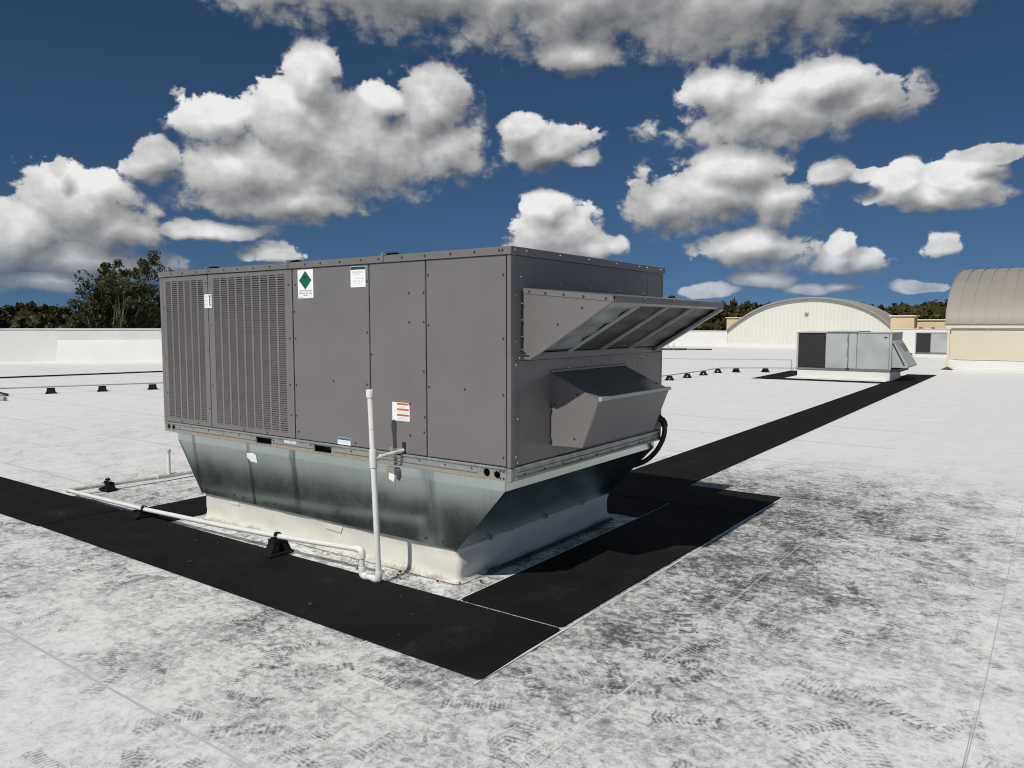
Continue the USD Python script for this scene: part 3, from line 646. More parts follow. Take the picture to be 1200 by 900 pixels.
def ring(x0, x1, y0, y1, r, seg):
    """Points round a rounded rectangle, evenly fine, with outward normals."""
    pts, nr = [], []
    cs = [(x1 - r, y0 + r, -90), (x1 - r, y1 - r, 0), (x0 + r, y1 - r, 90), (x0 + r, y0 + r, 180)]
    for k, (cx, cy, a0) in enumerate(cs):
        for t in np.linspace(0, 90, 6):
            a = math.radians(a0 + t)
            pts.append((cx + r * math.cos(a), cy + r * math.sin(a))); nr.append((math.cos(a), math.sin(a)))
        nx_, ny_, a1 = cs[(k + 1) % 4]
        e = np.array([nx_ + r * math.cos(math.radians(a1)), ny_ + r * math.sin(math.radians(a1))]); s = np.array(pts[-1])
        m = max(2, int(np.linalg.norm(e - s) / seg))
        for t in np.linspace(0, 1, m + 1)[1:-1]:
            pts.append(tuple(s + (e - s) * t)); nr.append(nr[-1])
    return np.array(pts), np.array(nr)


curb = thing("roof_curb", "low cream-white membrane-wrapped curb under the galvanised transition", "roof curb")
P, Nn = ring(CX0, CX1, CY0, CY1, 0.018, 0.05)
prof = [(0.006, 0.045), (0.012, 0.028), (0.022, 0.013), (0.045, 0.004), (0.08, 0.0), (0.12, 0.0), (0.16, 0.0), (0.195, 0.003), (0.215, 0.010), (0.228, 0.013), (0.238, 0.010), (0.244, -0.004), (0.236, -0.020)]
V, F = [], []
n = len(P)
for z, o in prof:
    q = np.c_[P, np.full(n, z)]
    w = meshkit.fbm(np.c_[q[:, 0] * 2.2, q[:, 1] * 2.2, q[:, 2] * 7 + 3], 3) - 0.5
    w2 = meshkit.fbm(np.c_[q[:, 0] * 9, q[:, 1] * 9, q[:, 2] * 12], 3, 5) - 0.5
    k = np.clip(z / 0.06, 0.15, 1)
    corner = np.exp(-(((q[:, 0] - CX1) ** 2 + (q[:, 1] - CY0) ** 2) / 0.10))
    out = o + k * (0.030 * w + 0.010 * w2) + corner * 0.022 * math.sin(min(1, z / 0.2) * math.pi)
    if z > 0.2:
        q[:, 2] += 0.020 * (meshkit.fbm(np.c_[q[:, 0] * 3.0, q[:, 1] * 3.0, q[:, 2] * 0 + 9], 3, 2) - 0.5)
    V.append(np.c_[q[:, :2] + Nn * out[:, None], q[:, 2]])
for j in range(len(prof) - 1):
    for i in range(n):
        F.append((j * n + i, j * n + (i + 1) % n, (j + 1) * n + (i + 1) % n, (j + 1) * n + i))
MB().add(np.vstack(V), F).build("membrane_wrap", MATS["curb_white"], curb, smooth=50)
MB().box(CX0 + .04, CX1 - .04, CY0 + .04, CY1 - .04, 0.02, 0.225).build("curb_frame", MATS["far_white"], curb)
b = MB()
for x, z, s in ((-4.36, .205, .05), (-3.24, .20, .04), (-5.6, .21, .03)):           # laps of patched membrane on the front
    b.hull([(x + dx, CY0 - .012 + dy, z + dz) for dx, dz in ((-2.4 * s, -.01), (2.2 * s, .012), (1.6 * s, -s), (-1.8 * s, -s * .8)) for dy in (0, .02)])
b.build("membrane_patch", MATS["curb_white"], curb)

ad = thing("curb_adapter", "tapered galvanised sheet-metal transition below the grey rooftop unit", "curb adapter")
AT = dict(x0=-6.30, x1=-2.70, y0=3.664, y1=5.755)
AB = dict(x0=-6.035, x1=-3.135, y0=3.716, y1=5.79)
ZA, ZB, ZC = Z0 + .002, 0.686, 0.236                   # top of its upright lip, where it starts to taper, foot


def quadplate(b, p, t, nrm):
    p = np.array(p, float); nrm = np.array(nrm, float) / np.linalg.norm(nrm)
    q = p - nrm * t
    b.add(np.vstack([p, q]), [(0, 1, 2, 3), (7, 6, 5, 4), (4, 5, 1, 0), (5, 6, 2, 1), (6, 7, 3, 2), (7, 4, 0, 3)])


def lipped(name, top0, top1, bot0, bot1, nt, nb):
    b = MB()
    a0, a1 = (*top0, ZA), (*top1, ZA); c0, c1 = (*top0, ZB), (*top1, ZB); d0, d1 = (*bot0, ZC), (*bot1, ZC)
    quadplate(b, [c0, c1, a1, a0], .0016, nt)
    quadplate(b, [d0, d1, c1, c0], .0016, nb)
    return b.build(name, MATS["galvanized"] if name == "front_panel" else MATS["galvanized_plain"], ad)


T, Bm = AT, AB
fp = lipped("front_panel", (T["x0"], T["y0"]), (T["x1"], T["y0"]), (Bm["x0"], Bm["y0"]), (Bm["x1"], Bm["y0"]), (0, -1, 0), (0, -.99, -.11))
rp = lipped("side_panel", (T["x1"], T["y0"]), (T["x1"], T["y1"]), (Bm["x1"], Bm["y0"]), (Bm["x1"], Bm["y1"]), (1, 0, 0), (.72, 0, -.70))
lipped("side_panel", (T["x0"], T["y1"]), (T["x0"], T["y0"]), (Bm["x0"], Bm["y1"]), (Bm["x0"], Bm["y0"]), (-1, 0, 0), (-.86, 0, -.5))
lipped("back_panel", (T["x1"], T["y1"]), (T["x0"], T["y1"]), (Bm["x1"], Bm["y1"]), (Bm["x0"], Bm["y1"]), (0, 1, 0), (0, 1, .1))
for tx, bx in ((T["x1"], Bm["x1"]), (T["x0"], Bm["x0"])):
    s = 1 if tx > -4 else -1
    p0, p1 = np.array((tx, T["y0"] - .003, ZB)), np.array((bx, Bm["y0"] - .003, ZC - .01))
    w = np.array((-s * .016, 0, 0))
    MB().hull([p0, p1, p0 + w, p1 + w, p0 + (0, .012, 0), p1 + (0, .012, 0)]).build("corner_hem", MATS["galvanized_plain"], ad)   # folded hem down each front corner
b = MB(); nf = np.array((0, -.99, -.12))
for i, x in enumerate(np.linspace(-5.97, -3.25, 21)):
    b.screw((x + .02 * rng.normal(), Bm["y0"] - .0015 - .006, 0.272 + .006 * rng.normal()), nf, .007)
for x, z in ((-4.68, .37), (-4.27, .33), (-3.95, .42)):
    b.screw((x, T["y0"] + (T["y0"] - Bm["y0"]) * (z - ZB) / (ZB - ZC) * 1.0 - .002, z), nf, .004)
b.build("screws", MATS["screw_dark"], fp, kind="stuff")
b = MB()
yy = lambda z: Bm["y0"] + (T["y0"] - Bm["y0"]) * (z - ZC) / (ZB - ZC) - .003
b.add([(-5.305, yy(.632), .632), (-5.255, yy(.600), .600), (-5.175, yy(.598), .598), (-5.18, yy(.66), .66), (-5.215, yy(.675), .675), (-5.30, yy(.668), .668)], [(0, 1, 2, 5), (2, 3, 4, 5)])
b.build("white_tag", MATS["white_label"], ad, label="torn white paper tag on the sheet metal")
box_ = MB().box(-3.705, -3.585, 3.648, 3.668, .662, .735, .004).build("bracket", MATS["rail_metal"], ad)
MB().add([(-3.675, 3.6465, .652), (-3.608, 3.6465, .632), (-3.598, 3.6465, .685), (-3.672, 3.6465, .697)], [(0, 1, 2, 3)]).build("white_tag", MATS["white_label"], box_)
for y in (4.05, 4.75, 5.3):                             # tie-down clips on the shaded side
    MB().box(Bm["x1"] - .004, Bm["x1"] + .022, y, y + .03, .225, .285, .004).build("tie_clip", MATS["galvanized_plain"], rp)

# ---- the unit
unit = thing("rooftop_unit", "large grey packaged air-conditioning unit with louvred end and two hoods", "air conditioner")
F0, F1 = YF + 0.012, YF                                 # frame plane and the face of the panels

b = MB()                                                # inner carcass, a little inside the panels
b.box(XL + .02, XR - .02, F0 + .004, YB - .02, ZR - .01, 2.13)
b.build("cabinet", MATS["unit_paint"], unit)

# base rail: front channel with round lifting holes and fork pockets
rail_poly = sbox(XL, Z0, XR - .03, ZR - .003)
for cx, cz, r in ((-2.832, .793, .026), (-2.752, .787, .024), (-6.425, .795, .024), (-6.350, .793, .024)):
    rail_poly = rail_poly.difference(Point(cx, cz).buffer(r, quad_segs=6))
for x0, x1 in ((-5.151, -4.957), (-4.449, -4.261)):
    rail_poly = rail_poly.difference(sbox(x0, .766, x1, .812))
fr = MB().prism(rail_poly, (0, YF + .012, 0), X3, Z3, (0, -1, 0), .009).build("base_rail", MATS["rail_metal"], unit)
b = MB().box(XL + .005, XR - .035, YF - .006, YF + .004, ZR - .016, ZR - .001, .002)
b.box(XL + .16, -5.16, YF - .004, YF + .004, Z0 + .034, Z0 + .040); b.box(-4.94, -4.46, YF - .004, YF + .004, Z0 + .034, Z0 + .040); b.box(-4.25, -2.90, YF - .004, YF + .004, Z0 + .034, Z0 + .040)
b.box(XL + .16, XR - .20, YF - .005, YF + .004, Z0, Z0 + .012, .002)
b.build("rail_flange", MATS["rail_metal"], fr)
MB().box(XL + .02, XR - .05, YF + .06, YF + .065, Z0 + .002, ZR - .002).build("rail_back", MATS["gap_dark"], fr)
for x0, x1 in ((-5.151, -4.957), (-4.449, -4.261)):
    MB().box(x0 - .004, x1 + .004, YF - .001, YF + .058, .8125, .8155).box(x0 - .004, x1 + .004, YF + .004, YF + .058, .7625, .7655).build("fork_pocket", MATS["gap_dark"], fr)
b = MB()
for x in (-2.725, -2.70):
    for z in (.770, .812):
        b.screw((x, YF + .003, z), (0, -1, 0), .005)
for x in np.linspace(-6.25, -2.95, 16):
    b.screw((x, YF + .003, .806 + .004 * rng.normal()), (0, -1, 0), .0045)
b.build("screws", MATS["screw_dark"], fr, kind="stuff")
MB().box(-4.797, -4.650, YF - .001, YF + .003, .798, .823).build("serial_plate", MATS["label_pale"], unit, label="narrow pale serial plate on the base rail")
MB().box(XR - .03, XR + .001, YF + .004, YF + .034, Z0 - .003, ZR - .006, .004).build("rail_corner", MATS["rail_metal"], unit)
# right rail: three ridges
b = MB().box(XR - .006, XR - .001, YF + .034, YB, Z0, ZR - .003)
for z, h in ((Z0 + .001, .018), (Z0 + .036, .012), (ZR - .022, .018)):
    b.box(XR - .002, XR + .007, YF + .05, YB - .05, z, z + h, .0025)
rr_ = b.build("base_rail", MATS["rail_metal"], unit)
b = MB()
for y in np.linspace(3.8, 5.6, 9):
    b.screw((XR - .001, y, Z0 + .028), (1, 0, 0), .005)
b.build("screws", MATS["screw_dark"], rr_, kind="stuff")
MB().box(XR - .002, XR + .004, YB - .075, YB - .01, Z0 + .01, ZR, .003).build("rail_end_plate", MATS["unit_paint_dark"], unit)
MB().box(XL, XL + .006, YF + .012, YB, Z0, ZR - .003).build("base_rail", MATS["rail_metal"], unit)
MB().box(XL + .006, XR - .006, YB - .01, YB - .004, Z0, ZR - .003).build("base_rail", MATS["rail_metal"], unit)

# corner posts
for nm, x0, x1 in (("corner_post", XR - .026, XR + .004), ("corner_post", XL - .003, XL + .042)):
    MB().box(x0, x1, YF - .001, YF + .05, ZR - .002, 2.122, .004).build(nm, MATS["unit_paint"], unit)
for x0, x1 in ((XR - .03, XR + .002), (XL - .002, XL + .03)):
    MB().box(x0, x1, YB - .04, YB, ZR - .002, 2.122, .004).build("corner_post", MATS["unit_paint"], unit)

PB, PT = ZR + .004, 2.117


def screws(pts, nrm, parent, m="screw_dark", r=.0052):
    b = MB()
    for p in pts:
        b.screw(p, nrm, r)
    return b.build("screws", MATS[m], parent, kind="stuff")


def front_panel(x0, x1, sc, label=None, notch=None):
    poly = sbox(x0, PB, x1, PT)
    if notch:
        poly = poly.difference(sbox(*notch))
    b = MB().prism(poly.buffer(-.0015), (0, F0, 0), X3, Z3, (0, -1, 0), F0 - F1 - .0015)
    b.prism(poly.buffer(-.004), (0, F0, 0), X3, Z3, (0, -1, 0), F0 - F1)
    p = b.build("access_panel", MATS["unit_paint"], unit)
    if sc:
        screws([(x, F1, z) for x, z in sc], (0, -1, 0), p)
    return p


def grille(x0, x1, gx0, gx1, gz0, gz1, ncol, sc):
    hole = sbox(gx0, gz0, gx1, gz1)
    poly = sbox(x0, PB, x1, PT).buffer(-.0015).difference(hole)
    p = MB().prism(poly, (0, F0, 0), X3, Z3, (0, -1, 0), F0 - F1).build("louvre_panel", MATS["unit_paint"], unit)
    MB().box(gx0 - .004, gx1 + .004, F0 + .018, F0 + .024, gz0 - .004, gz1 + .004).build("coil", MATS["coil"], p)
    bw = .022
    cw = (gx1 - gx0 - bw * (ncol - 1)) / ncol
    rows = 70
    ph = (gz1 - gz0) / rows
    for k in range(ncol):
        a = gx0 + k * (cw + bw)
        b = MB()
        for j in range(rows):
            z = gz0 + j * ph
            # a pressed louvre: leans outward at its lower edge
            b.add([(a, F1 - .0035, z + .002), (a + cw, F1 - .0035, z + .002), (a + cw, F0 - .002, z + ph * .88), (a, F0 - .002, z + ph * .88),
                   (a, F1 - .001, z), (a + cw, F1 - .001, z), (a + cw, F0, z + ph * .80), (a, F0, z + ph * .80)],
                  [(0, 1, 2, 3), (7, 6, 5, 4), (4, 5, 1, 0), (3, 2, 6, 7)])
        b.build("louvres", MATS["unit_paint"], p, kind="stuff")
        if k < ncol - 1:
            MB().box(a + cw, a + cw + bw, F1 - .0005, F0, gz0 - .001, gz1 + .001, .0015).build("grille_bar", MATS["unit_paint"], p)
    screws([(x, F1, z) for x, z in sc], (0, -1, 0), p)
    return p


grille(-6.444, -5.756, -6.395, -5.822, .885, 2.078, 6, [(-6.425, 1.40), (-6.425, 1.85), (-5.775, 1.0), (-5.775, 1.5), (-5.775, 2.05), (-6.2, .862), (-5.95, .862), (-6.42, 1.1)])
g2 = grille(-5.750, -4.663, -5.672, -4.752, .880, 2.082, 9, [(-4.70, 2.0), (-4.70, 1.60), (-4.705, 1.25), (-4.70, 1.02), (-5.3, .86), (-5.0, .86), (-5.72, 1.7), (-5.72, 1.2)])
p3 = front_panel(-4.655, -3.845, [(-4.62, 2.0), (-4.64, 1.80), (-4.63, 1.60), (-4.635, 1.25), (-4.645, 1.02), (-4.22, 1.30), (-3.86, 2.00), (-3.865, 1.65), (-3.875, 1.29), (-4.62, .90), (-4.0, .87)])
p4 = front_panel(-3.838, -3.325, [(-3.34, 1.91), (-3.34, 1.72), (-3.345, 1.40), (-3.34, 1.10), (-3.47, 1.91), (-3.47, 1.72), (-3.47, 1.18), (-3.47, .97), (-3.825, 1.5), (-3.825, 1.15), (-3.345, 1.0)],
                 notch=(-3.545, PB - .01, -3.515, .915))
p5 = front_panel(-3.318, -2.680, [(-3.30, 2.02), (-3.30, 1.70), (-3.30, 1.30), (-2.70, 2.00), (-2.70, 1.62), (-2.70, 1.28), (-2.70, .90), (-3.0, 1.30)])
MB().box(-3.543, -3.517, F1 - .001, F0 + .003, PB, .912).build("slot_cover", MATS["gap_dark"], unit)
MB().box(-3.66, -3.548, F1 - .006, F0, PB - .036, PB + .030, .002).build("drain_plate", MATS["rail_metal"], unit)

# top cap: flange on all sides (slightly wavy at the left front), lid and its three standing seams
xs = np.linspace(XL - .006, XR + .010, 90)
wave = .006 * np.sin((xs - XL) * 1.7) * np.exp(-(xs - XL) / 1.2) + .0025 * (meshkit.noise(np.c_[xs * 2.1, xs * 0, xs * 0]) - .5)
lo, hi = 2.118 + wave, np.full_like(xs, ZT)
rows_ = [np.c_[xs, xs * 0 + YF - .004, lo], np.c_[xs, xs * 0 + YF - .0095, lo + .002], np.c_[xs, xs * 0 + YF - .0095, hi - .003], np.c_[xs, xs * 0 + YF - .006, hi], np.c_[xs, xs * 0 + YF + .2, hi + .0005], np.c_[xs, xs * 0 + YF + .012, lo]]
nn = len(xs)
order = [5, 0, 1, 2, 3, 4]
V = np.vstack([rows_[k] for k in order]); F = [(r * nn + i, r * nn + i + 1, (r + 1) * nn + i + 1, (r + 1) * nn + i) for r in range(5) for i in range(nn - 1)]
tc = MB().add(V, F).build("top_cap", MATS["unit_paint"], unit, smooth=30)
b = MB().box(XL - .004, XR + .008, YF + .19, YB + .008, ZT - .012, ZT + .0015, .002)
b.build("lid", MATS["unit_paint"], tc)
MB().box(XR - .002, XR + .011, YF - .008, YB + .010, 2.120, ZT - .0005, .002).build("side_flange", MATS["unit_paint"], tc)
MB().box(XR - .002, XR + .0125, YF + .01, YB + .006, 2.116, 2.122, .001).build("drip_edge", MATS["unit_paint"], tc)
MB().box(XL - .008, XL + .004, YF - .006, YB + .010, 2.120, ZT - .0005, .002).box(XL, XR, YB - .004, YB + .010, 2.120, ZT - .0005, .002).build("side_flange", MATS["unit_paint"], tc)
for x in (-5.752, -4.700, -3.700):
    MB().box(x - .008, x + .035, YF - .012, YB + .006, ZT + .001, ZT + .012, .003).hull([(x - .012, YF - .014, ZT - .04), (x + .012, YF - .014, ZT - .04), (x + .012, YF - .006, ZT + .02), (x - .012, YF - .006, ZT + .02), (x + .012, YF - .014, ZT + .012), (x - .012, YF - .014, ZT + .012)]).build("lid_seam", MATS["unit_paint"], tc)
    MB().box(x + .004, x + .10, YF - .004, YF + .05, ZT + .003, ZT + .016, .003).build("seam_gasket", MATS["rubber"], tc)
screws([(x + .012 * rng.normal(), YF - .0095, 2.143) for x in np.linspace(-6.3, -2.72, 19)] + [(-2.70, YF - .0095, 2.143)], (0, -1, 0), tc)
screws([(XR + .011, y, 2.145) for y in (3.68, 3.80, 4.18, 4.55, 4.95, 5.32, 5.45, 5.70)], (1, 0, 0), tc, "screw_metal")

# right-hand end: panels
RX0, RX1 = XR - .012, XR


def end_panel(y0, y1, z0, z1, sc, proud=0.0):
    p = MB().box(RX0, RX1 + proud, y0, y1, z0, z1, .002).build("end_panel", MATS["unit_paint"], unit)
    if sc:
        screws([(RX1 + proud, y, z) for y, z in sc], (1, 0, 0), p, "screw_metal")
    return p


end_panel(3.676, 5.486, 1.487, 2.115, [(3.72, 2.08), (3.755, 1.99), (3.70, 1.88), (3.70, 1.60), (4.2, 1.96), (4.6, 1.955), (5.0, 1.95), (5.4, 1.945), (3.74, 1.50)])
end_panel(5.490, 5.772, 1.487, 2.115, [(5.6, 2.05)])
end_panel(5.334, 5.772, PB, 1.483, [(5.5, 1.46), (5.36, 1.3), (5.4, 1.44)])
lo_p = end_panel(3.676, 5.330, PB, 1.483, [(3.70, 1.46), (3.72, 1.13), (3.70, .90), (4.0, 1.455), (4.33, 1.46), (4.62, 1.46), (4.9, 1.46), (5.2, 1.46), (4.3, 1.42), (4.55, 1.42), (4.8, 1.42), (5.0, 1.42), (4.5, .90), (3.72, .862)], .001)
b = MB().box(RX0, RX1 - .004, 3.66, 5.775, 1.4835, 1.4865)
b.build("joint_gap", MATS["gap_dark"], unit)

# upper intake hood
HX, HY0, HY1, HZT, HZO, HZB = -2.040, 3.785, 5.492, 1.927, 1.868, 1.518
hood = MB()
hood.add([(XR, HY0 - .002, HZT), (HX + .012, HY0 - .002, HZO), (HX + .012, HY1 + .002, HZO), (XR, HY1 + .002, HZT), (XR, HY0, HZT - .004), (HX + .01, HY0, HZO - .004), (HX + .01, HY1, HZO - .004), (XR, HY1, HZT - .004)],
         [(0, 1, 2, 3), (7, 6, 5, 4), (4, 5, 1, 0), (5, 6, 2, 1), (6, 7, 3, 2)])
hp = hood.build("intake_hood", MATS["unit_paint"], unit)
MB().box(HX - .004, HX + .008, HY0 + .018, HY1 - .001, HZO - .040, HZO - .002, .002).build("hood_lip", MATS["unit_paint"], hp)


def hood_side(y, s):
    """Side cheek: flat plate with a folded flange along its slanted lower edge and a fixing flange on the wall."""
    poly = Polygon([(XR, HZT - .003), (HX + .004, HZO - .003), (HX + .010, HZO - .040), (-2.525, HZB + .008), (-2.592, 1.497), (-2.605, HZB), (XR, HZB)])
    b = MB().prism(poly, (0, y, 0), X3, Z3, (0, -s, 0), .004)
    top = Polygon([(XR + .004, HZT - .005), (HX + .002, HZO - .005), (HX + .002, HZO - .034), (XR + .004, HZT - .036)])
    b.prism(top, (0, y - s * .004, 0), X3, Z3, (0, -s, 0), .003)
    sl = Polygon([(HX + .006, HZO - .036), (-2.53, HZB + .008), (-2.592, 1.497), (-2.605, 1.530), (HX - .06, HZO - .036)])
    b.prism(sl, (0, y - s * .004, 0), X3, Z3, (0, -s, 0), .003)
    c = b.build("hood_cheek", MATS["unit_paint"], hp)
    return c


ck = hood_side(HY0, 1)
hood_side(HY1, -1)
b = MB()
for k, t in enumerate((.06, .25, .46, .68, .92)):
    b.screw((XR + (HX - XR) * t + .01, HY0 - .0072, HZT - .022 + (HZO - HZT) * t), (0, -1, 0), .0052)
for x, z in ((-2.235, 1.80), (-2.40, 1.705), (-2.635, 1.53)):
    b.screw((x, HY0 - .0042, z), (0, -1, 0), .0052)
b.build("screws", MATS["screw_dark"], ck, kind="stuff")
b = MB()
for z in (1.83, 1.73, 1.63, 1.55):
    b.screw((XR + .001, HY0 - .022, z), (1, 0, 0), .005)
b.build("screws", MATS["screw_metal"], ck, kind="stuff")
MB().box(XR, XR + .003, HY0 - .03, HY0 + .001, HZB + .02, HZT - .02).build("fixing_flange", MATS["unit_paint_dark"], hp)
# slanted filter opening: four mesh filters in a frame with three bars
o0, o1 = np.array((HX + .000, 0, HZO - .040)), np.array((-2.555, 0, HZB + .006))
sl = o1 - o0; nrm = np.array((-sl[2], 0, sl[0])); nrm /= np.linalg.norm(nrm)
if nrm[2] > 0:
    nrm = -nrm
bars = [HY0 + .006, 4.165, 4.580, 5.000, HY1 - .006]
for k in range(4):
    a, c = bars[k] + .006, bars[k + 1] - .006
    i0 = o0 + sl * .02 - nrm * .018; i1 = o0 + sl * .985 - nrm * .018
    ny_, nz_ = 14, 14
    V = []
    for r in np.linspace(0, 1, nz_):
        for q in np.linspace(a, c, ny_):
            p = i0 + (i1 - i0) * r
            w = .006 * math.sin(r * 23 + q * 3) * (1 if k != 0 else 1.6)
            V.append(p + nrm * w + np.array((0, q, 0)))
    F = [(r * ny_ + q, r * ny_ + q + 1, (r + 1) * ny_ + q + 1, (r + 1) * ny_ + q) for r in range(nz_ - 1) for q in range(ny_ - 1)]
    MB().add(V, F).build("filter", MATS[("filter_mesh_clean", "filter_mesh", "filter_mesh", "filter_mesh_grey")[k]], hp, smooth=True)
for y in bars[1:4]:
    MB().hull([p + np.array((0, y + d, 0)) - nrm * t for p in (o0, o1) for d in (-.011, .011) for t in (-.003, .012)]).build("filter_bar", MATS["grey_paint"], hp)
MB().hull([p + np.array((0, y, 0)) - nrm * t for p in (o0 + sl * .0, o0 + sl * .045) for y in (HY0 + .01, HY1 - .01) for t in (.001, .012)]).build("filter_bar", MATS["grey_paint"], hp)
MB().hull([p + np.array((0, HY1 - .004, 0)) - nrm * t + np.array((0, d, 0)) for p in (o0, o1) for d in (-.055, 0) for t in (-.020, -.002)]).build("filter_bar", MATS["grey_paint"], hp)
MB().box(-2.60, XR - .001, HY0 + .006, HY1 - .006, HZB - .03, HZB + .012, .003).box(XR, XR + .006, 3.72, HY1 + .03, 1.489, HZB - .03, .002).build("hood_sill", MATS["unit_paint"], hp)
screws([(HX + .008, y, HZO - .015) for y in bars[1:4]] , (1, 0, 0), hp, "screw_dark", .009)
screws([(XR + .006, y, 1.499) for y in (4.1, 4.5, 5.1)], (1, 0, 0), hp)

# lower relief hood: open on top, slanted front with a folded lip
LY0, LY1 = 4.098, 5.115
side = [(XR, 1.394), (-2.378, 1.272), (-2.292, 1.240), (-2.412, .926), (XR, .922)]
rh = MB()
fpoly = [(-2.285, 1.240), (-2.408, .928)]
q = [(fpoly[0][0], LY0, fpoly[0][1]), (fpoly[0][0], LY1, fpoly[0][1]), (fpoly[1][0], LY1, fpoly[1][1]), (fpoly[1][0], LY0, fpoly[1][1])]
b = MB(); quadplate(b, [q[3], q[2], q[1], q[0]], .004, (.93, 0, -.36))
rhp = b.build("relief_hood", MATS["unit_paint"], unit)
for y, s in ((LY0, 1), (LY1, -1)):
    MB().prism(Polygon(side), (0, y + (0 if s > 0 else -.004), 0), X3, Z3, (0, -1, 0), .004).build("hood_cheek", MATS["unit_paint"], rhp)
b = MB(); quadplate(b, [(XR, LY0 - .004, 1.3965), (-2.378, LY0 - .004, 1.2745), (-2.378, LY1 + .004, 1.2745), (XR, LY1 + .004, 1.3965)][::-1], .003, (.41, 0, .91))
quadplate(b, [(-2.378, LY0 - .004, 1.2745), (-2.288, LY0 - .004, 1.2425), (-2.288, LY1 + .004, 1.2425), (-2.378, LY1 + .004, 1.2745)][::-1], .003, (.34, 0, .94))
tp = b.build("hood_top", MATS["unit_paint"], rhp)
tnv = np.array((.41, 0, .91))
screws([(XR + .09 + .09 * k, LY1 - .02, 1.3965 - .041 - .0405 * k) for k in range(3)] + [(XR + .06 + .10 * k, LY0 + .012, 1.3965 - .027 - .045 * k) for k in range(3)], tnv, tp, "screw_dark", .008)
MB().box(XR, XR + .012, LY0 - .01, LY1 + .01, 1.396, 1.412, .002).build("top_flange", MATS["unit_paint"], rhp)
b = MB().hull([(-2.292 + dx, y, 1.228 + dz) for y in (LY0 - .006, LY1 + .006) for dx, dz in ((0, 0), (.018, .004), (.018, .026), (-.006, .026))])
b.build("hood_lip", MATS["grey_paint"], rhp)
MB().box(XR + .001, -2.410, LY0 + .004, LY1 - .004, .920, .9235).build("hood_floor", MATS["unit_paint"], rhp)
b = MB()
for z in (1.15, .955):
    b.box(XR + .001, XR + .012, LY0 - .022, LY0 - .004, z - .012, z + .012, .003)
b.box(XR + .001, XR + .004, LY0 - .020, LY0 - .004, .93, 1.19)
b.build("fixing_flange", MATS["unit_paint_dark"], rhp)
screws([(-2.45, LY0 - .0042, 1.262), (-2.47, LY0 - .0042, 1.09 - .11), (XR + .03, LY0 - .0042, 1.19)], (0, -1, 0), rhp)

# stickers on the front
def sticker(name, x0, x1, z0, z1, label, tilt=0.0, base="white_label"):
    return MB().box(x0, x1, F1 - .0016, F1 + .001, z0, z1).build(name, MATS[base], unit, label=label)


def ink(parent, rects, m, name="print"):
    b = MB()
    for x0, x1, z0, z1 in rects:
        b.box(x0, x1, F1 - .0024, F1 - .001, z0, z1)
    return b.build(name, MATS[m], parent)


s = sticker("sticker", -4.592, -4.420, 1.897, 2.106, "white sticker with a dark green diamond")
cx, cz = -4.507, 2.028
MB().prism(Polygon([(cx - .070, cz), (cx, cz - .068), (cx + .070, cz), (cx, cz + .068)]), (0, F1 - .001, 0), X3, Z3, (0, -1, 0), .0014).build("green_diamond", MATS["label_green"], s)
b = MB(); b.box(cx - .032, cx + .012, F1 - .0032, F1 - .0015, cz + .014, cz + .024); b.box(cx - .018, cx + .024, F1 - .0032, F1 - .0015, cz + .026, cz + .034)
b.build("flame_mark", MATS["label_ink"], s)
ink(s, [(x, x + w, z, z + .008) for z in (1.948, 1.930) for x, w in ((-4.578, .038), (-4.535, .020), (-4.508, .034), (-4.467, .032))] + [(-4.530, -4.482, 1.915, 1.922), (-4.582, -4.540, 1.902, 1.905), (-4.45, -4.43, 1.902, 1.905)], "label_grey")
s = sticker("sticker", -4.022, -3.874, 1.962, 2.104, "white instruction sheet with a green heading")
ink(s, [(-4.020, -3.876, 2.082, 2.102)], "label_teal", "heading")
ink(s, [(-4.008, -3.898, 2.066, 2.0705), (-4.006, -3.890, 2.059, 2.0625), (-3.985, -3.925, 2.051, 2.0545), (-3.99, -3.90, 2.020, 2.0225), (-3.99, -3.905, 1.987, 1.9895), (-3.995, -3.985, 2.002, 2.012), (-3.975, -3.968, 2.000, 2.010), (-3.955, -3.948, 2.000, 2.010), (-3.935, -3.928, 2.000, 2.010), (-3.903, -3.900, 1.99, 2.03)], "label_pale")
s = sticker("sticker", -5.805, -5.703, 1.842, 1.955, "small white sticker with black blocks across the louvre panels' joint")
ink(s, [(-5.737, -5.716, 1.925, 1.947), (-5.737, -5.716, 1.902, 1.918), (-5.737, -5.720, 1.880, 1.896), (-5.737, -5.716, 1.862, 1.874)], "label_ink")
ink(s, [(-5.795, -5.762, 1.925, 1.945), (-5.790, -5.765, 1.893, 1.912), (-5.795, -5.760, 1.862, 1.880), (-5.79, -5.72, 1.850, 1.853)], "label_pale")
s = sticker("sticker", -3.634, -3.474, 1.060, 1.184, "white warning sticker with three orange bars")
ink(s, [(-3.588, -3.480, z, z + .0125) for z in (1.168, 1.131, 1.093)], "label_orange", "orange_bar")
ink(s, [(-3.584, -3.500, 1.158, 1.1615), (-3.582, -3.515, 1.151, 1.154), (-3.584, -3.486, 1.120, 1.1235), (-3.584, -3.495, 1.112, 1.115), (-3.584, -3.505, 1.083, 1.0865), (-3.584, -3.488, 1.075, 1.078), (-3.582, -3.50, 1.067, 1.070), (-3.614, -3.600, 1.122, 1.132)], "label_pale")
s = sticker("sticker", -4.185, -4.052, .846, .898, "small white sticker with a blue heading near the rail")
ink(s, [(-4.183, -4.054, .880, .8965)], "label_blue", "heading")
ink(s, [(-4.178, -4.062, .870, .873), (-4.178, -4.07, .864, .867), (-4.178, -4.065, .857, .860)], "label_pale")

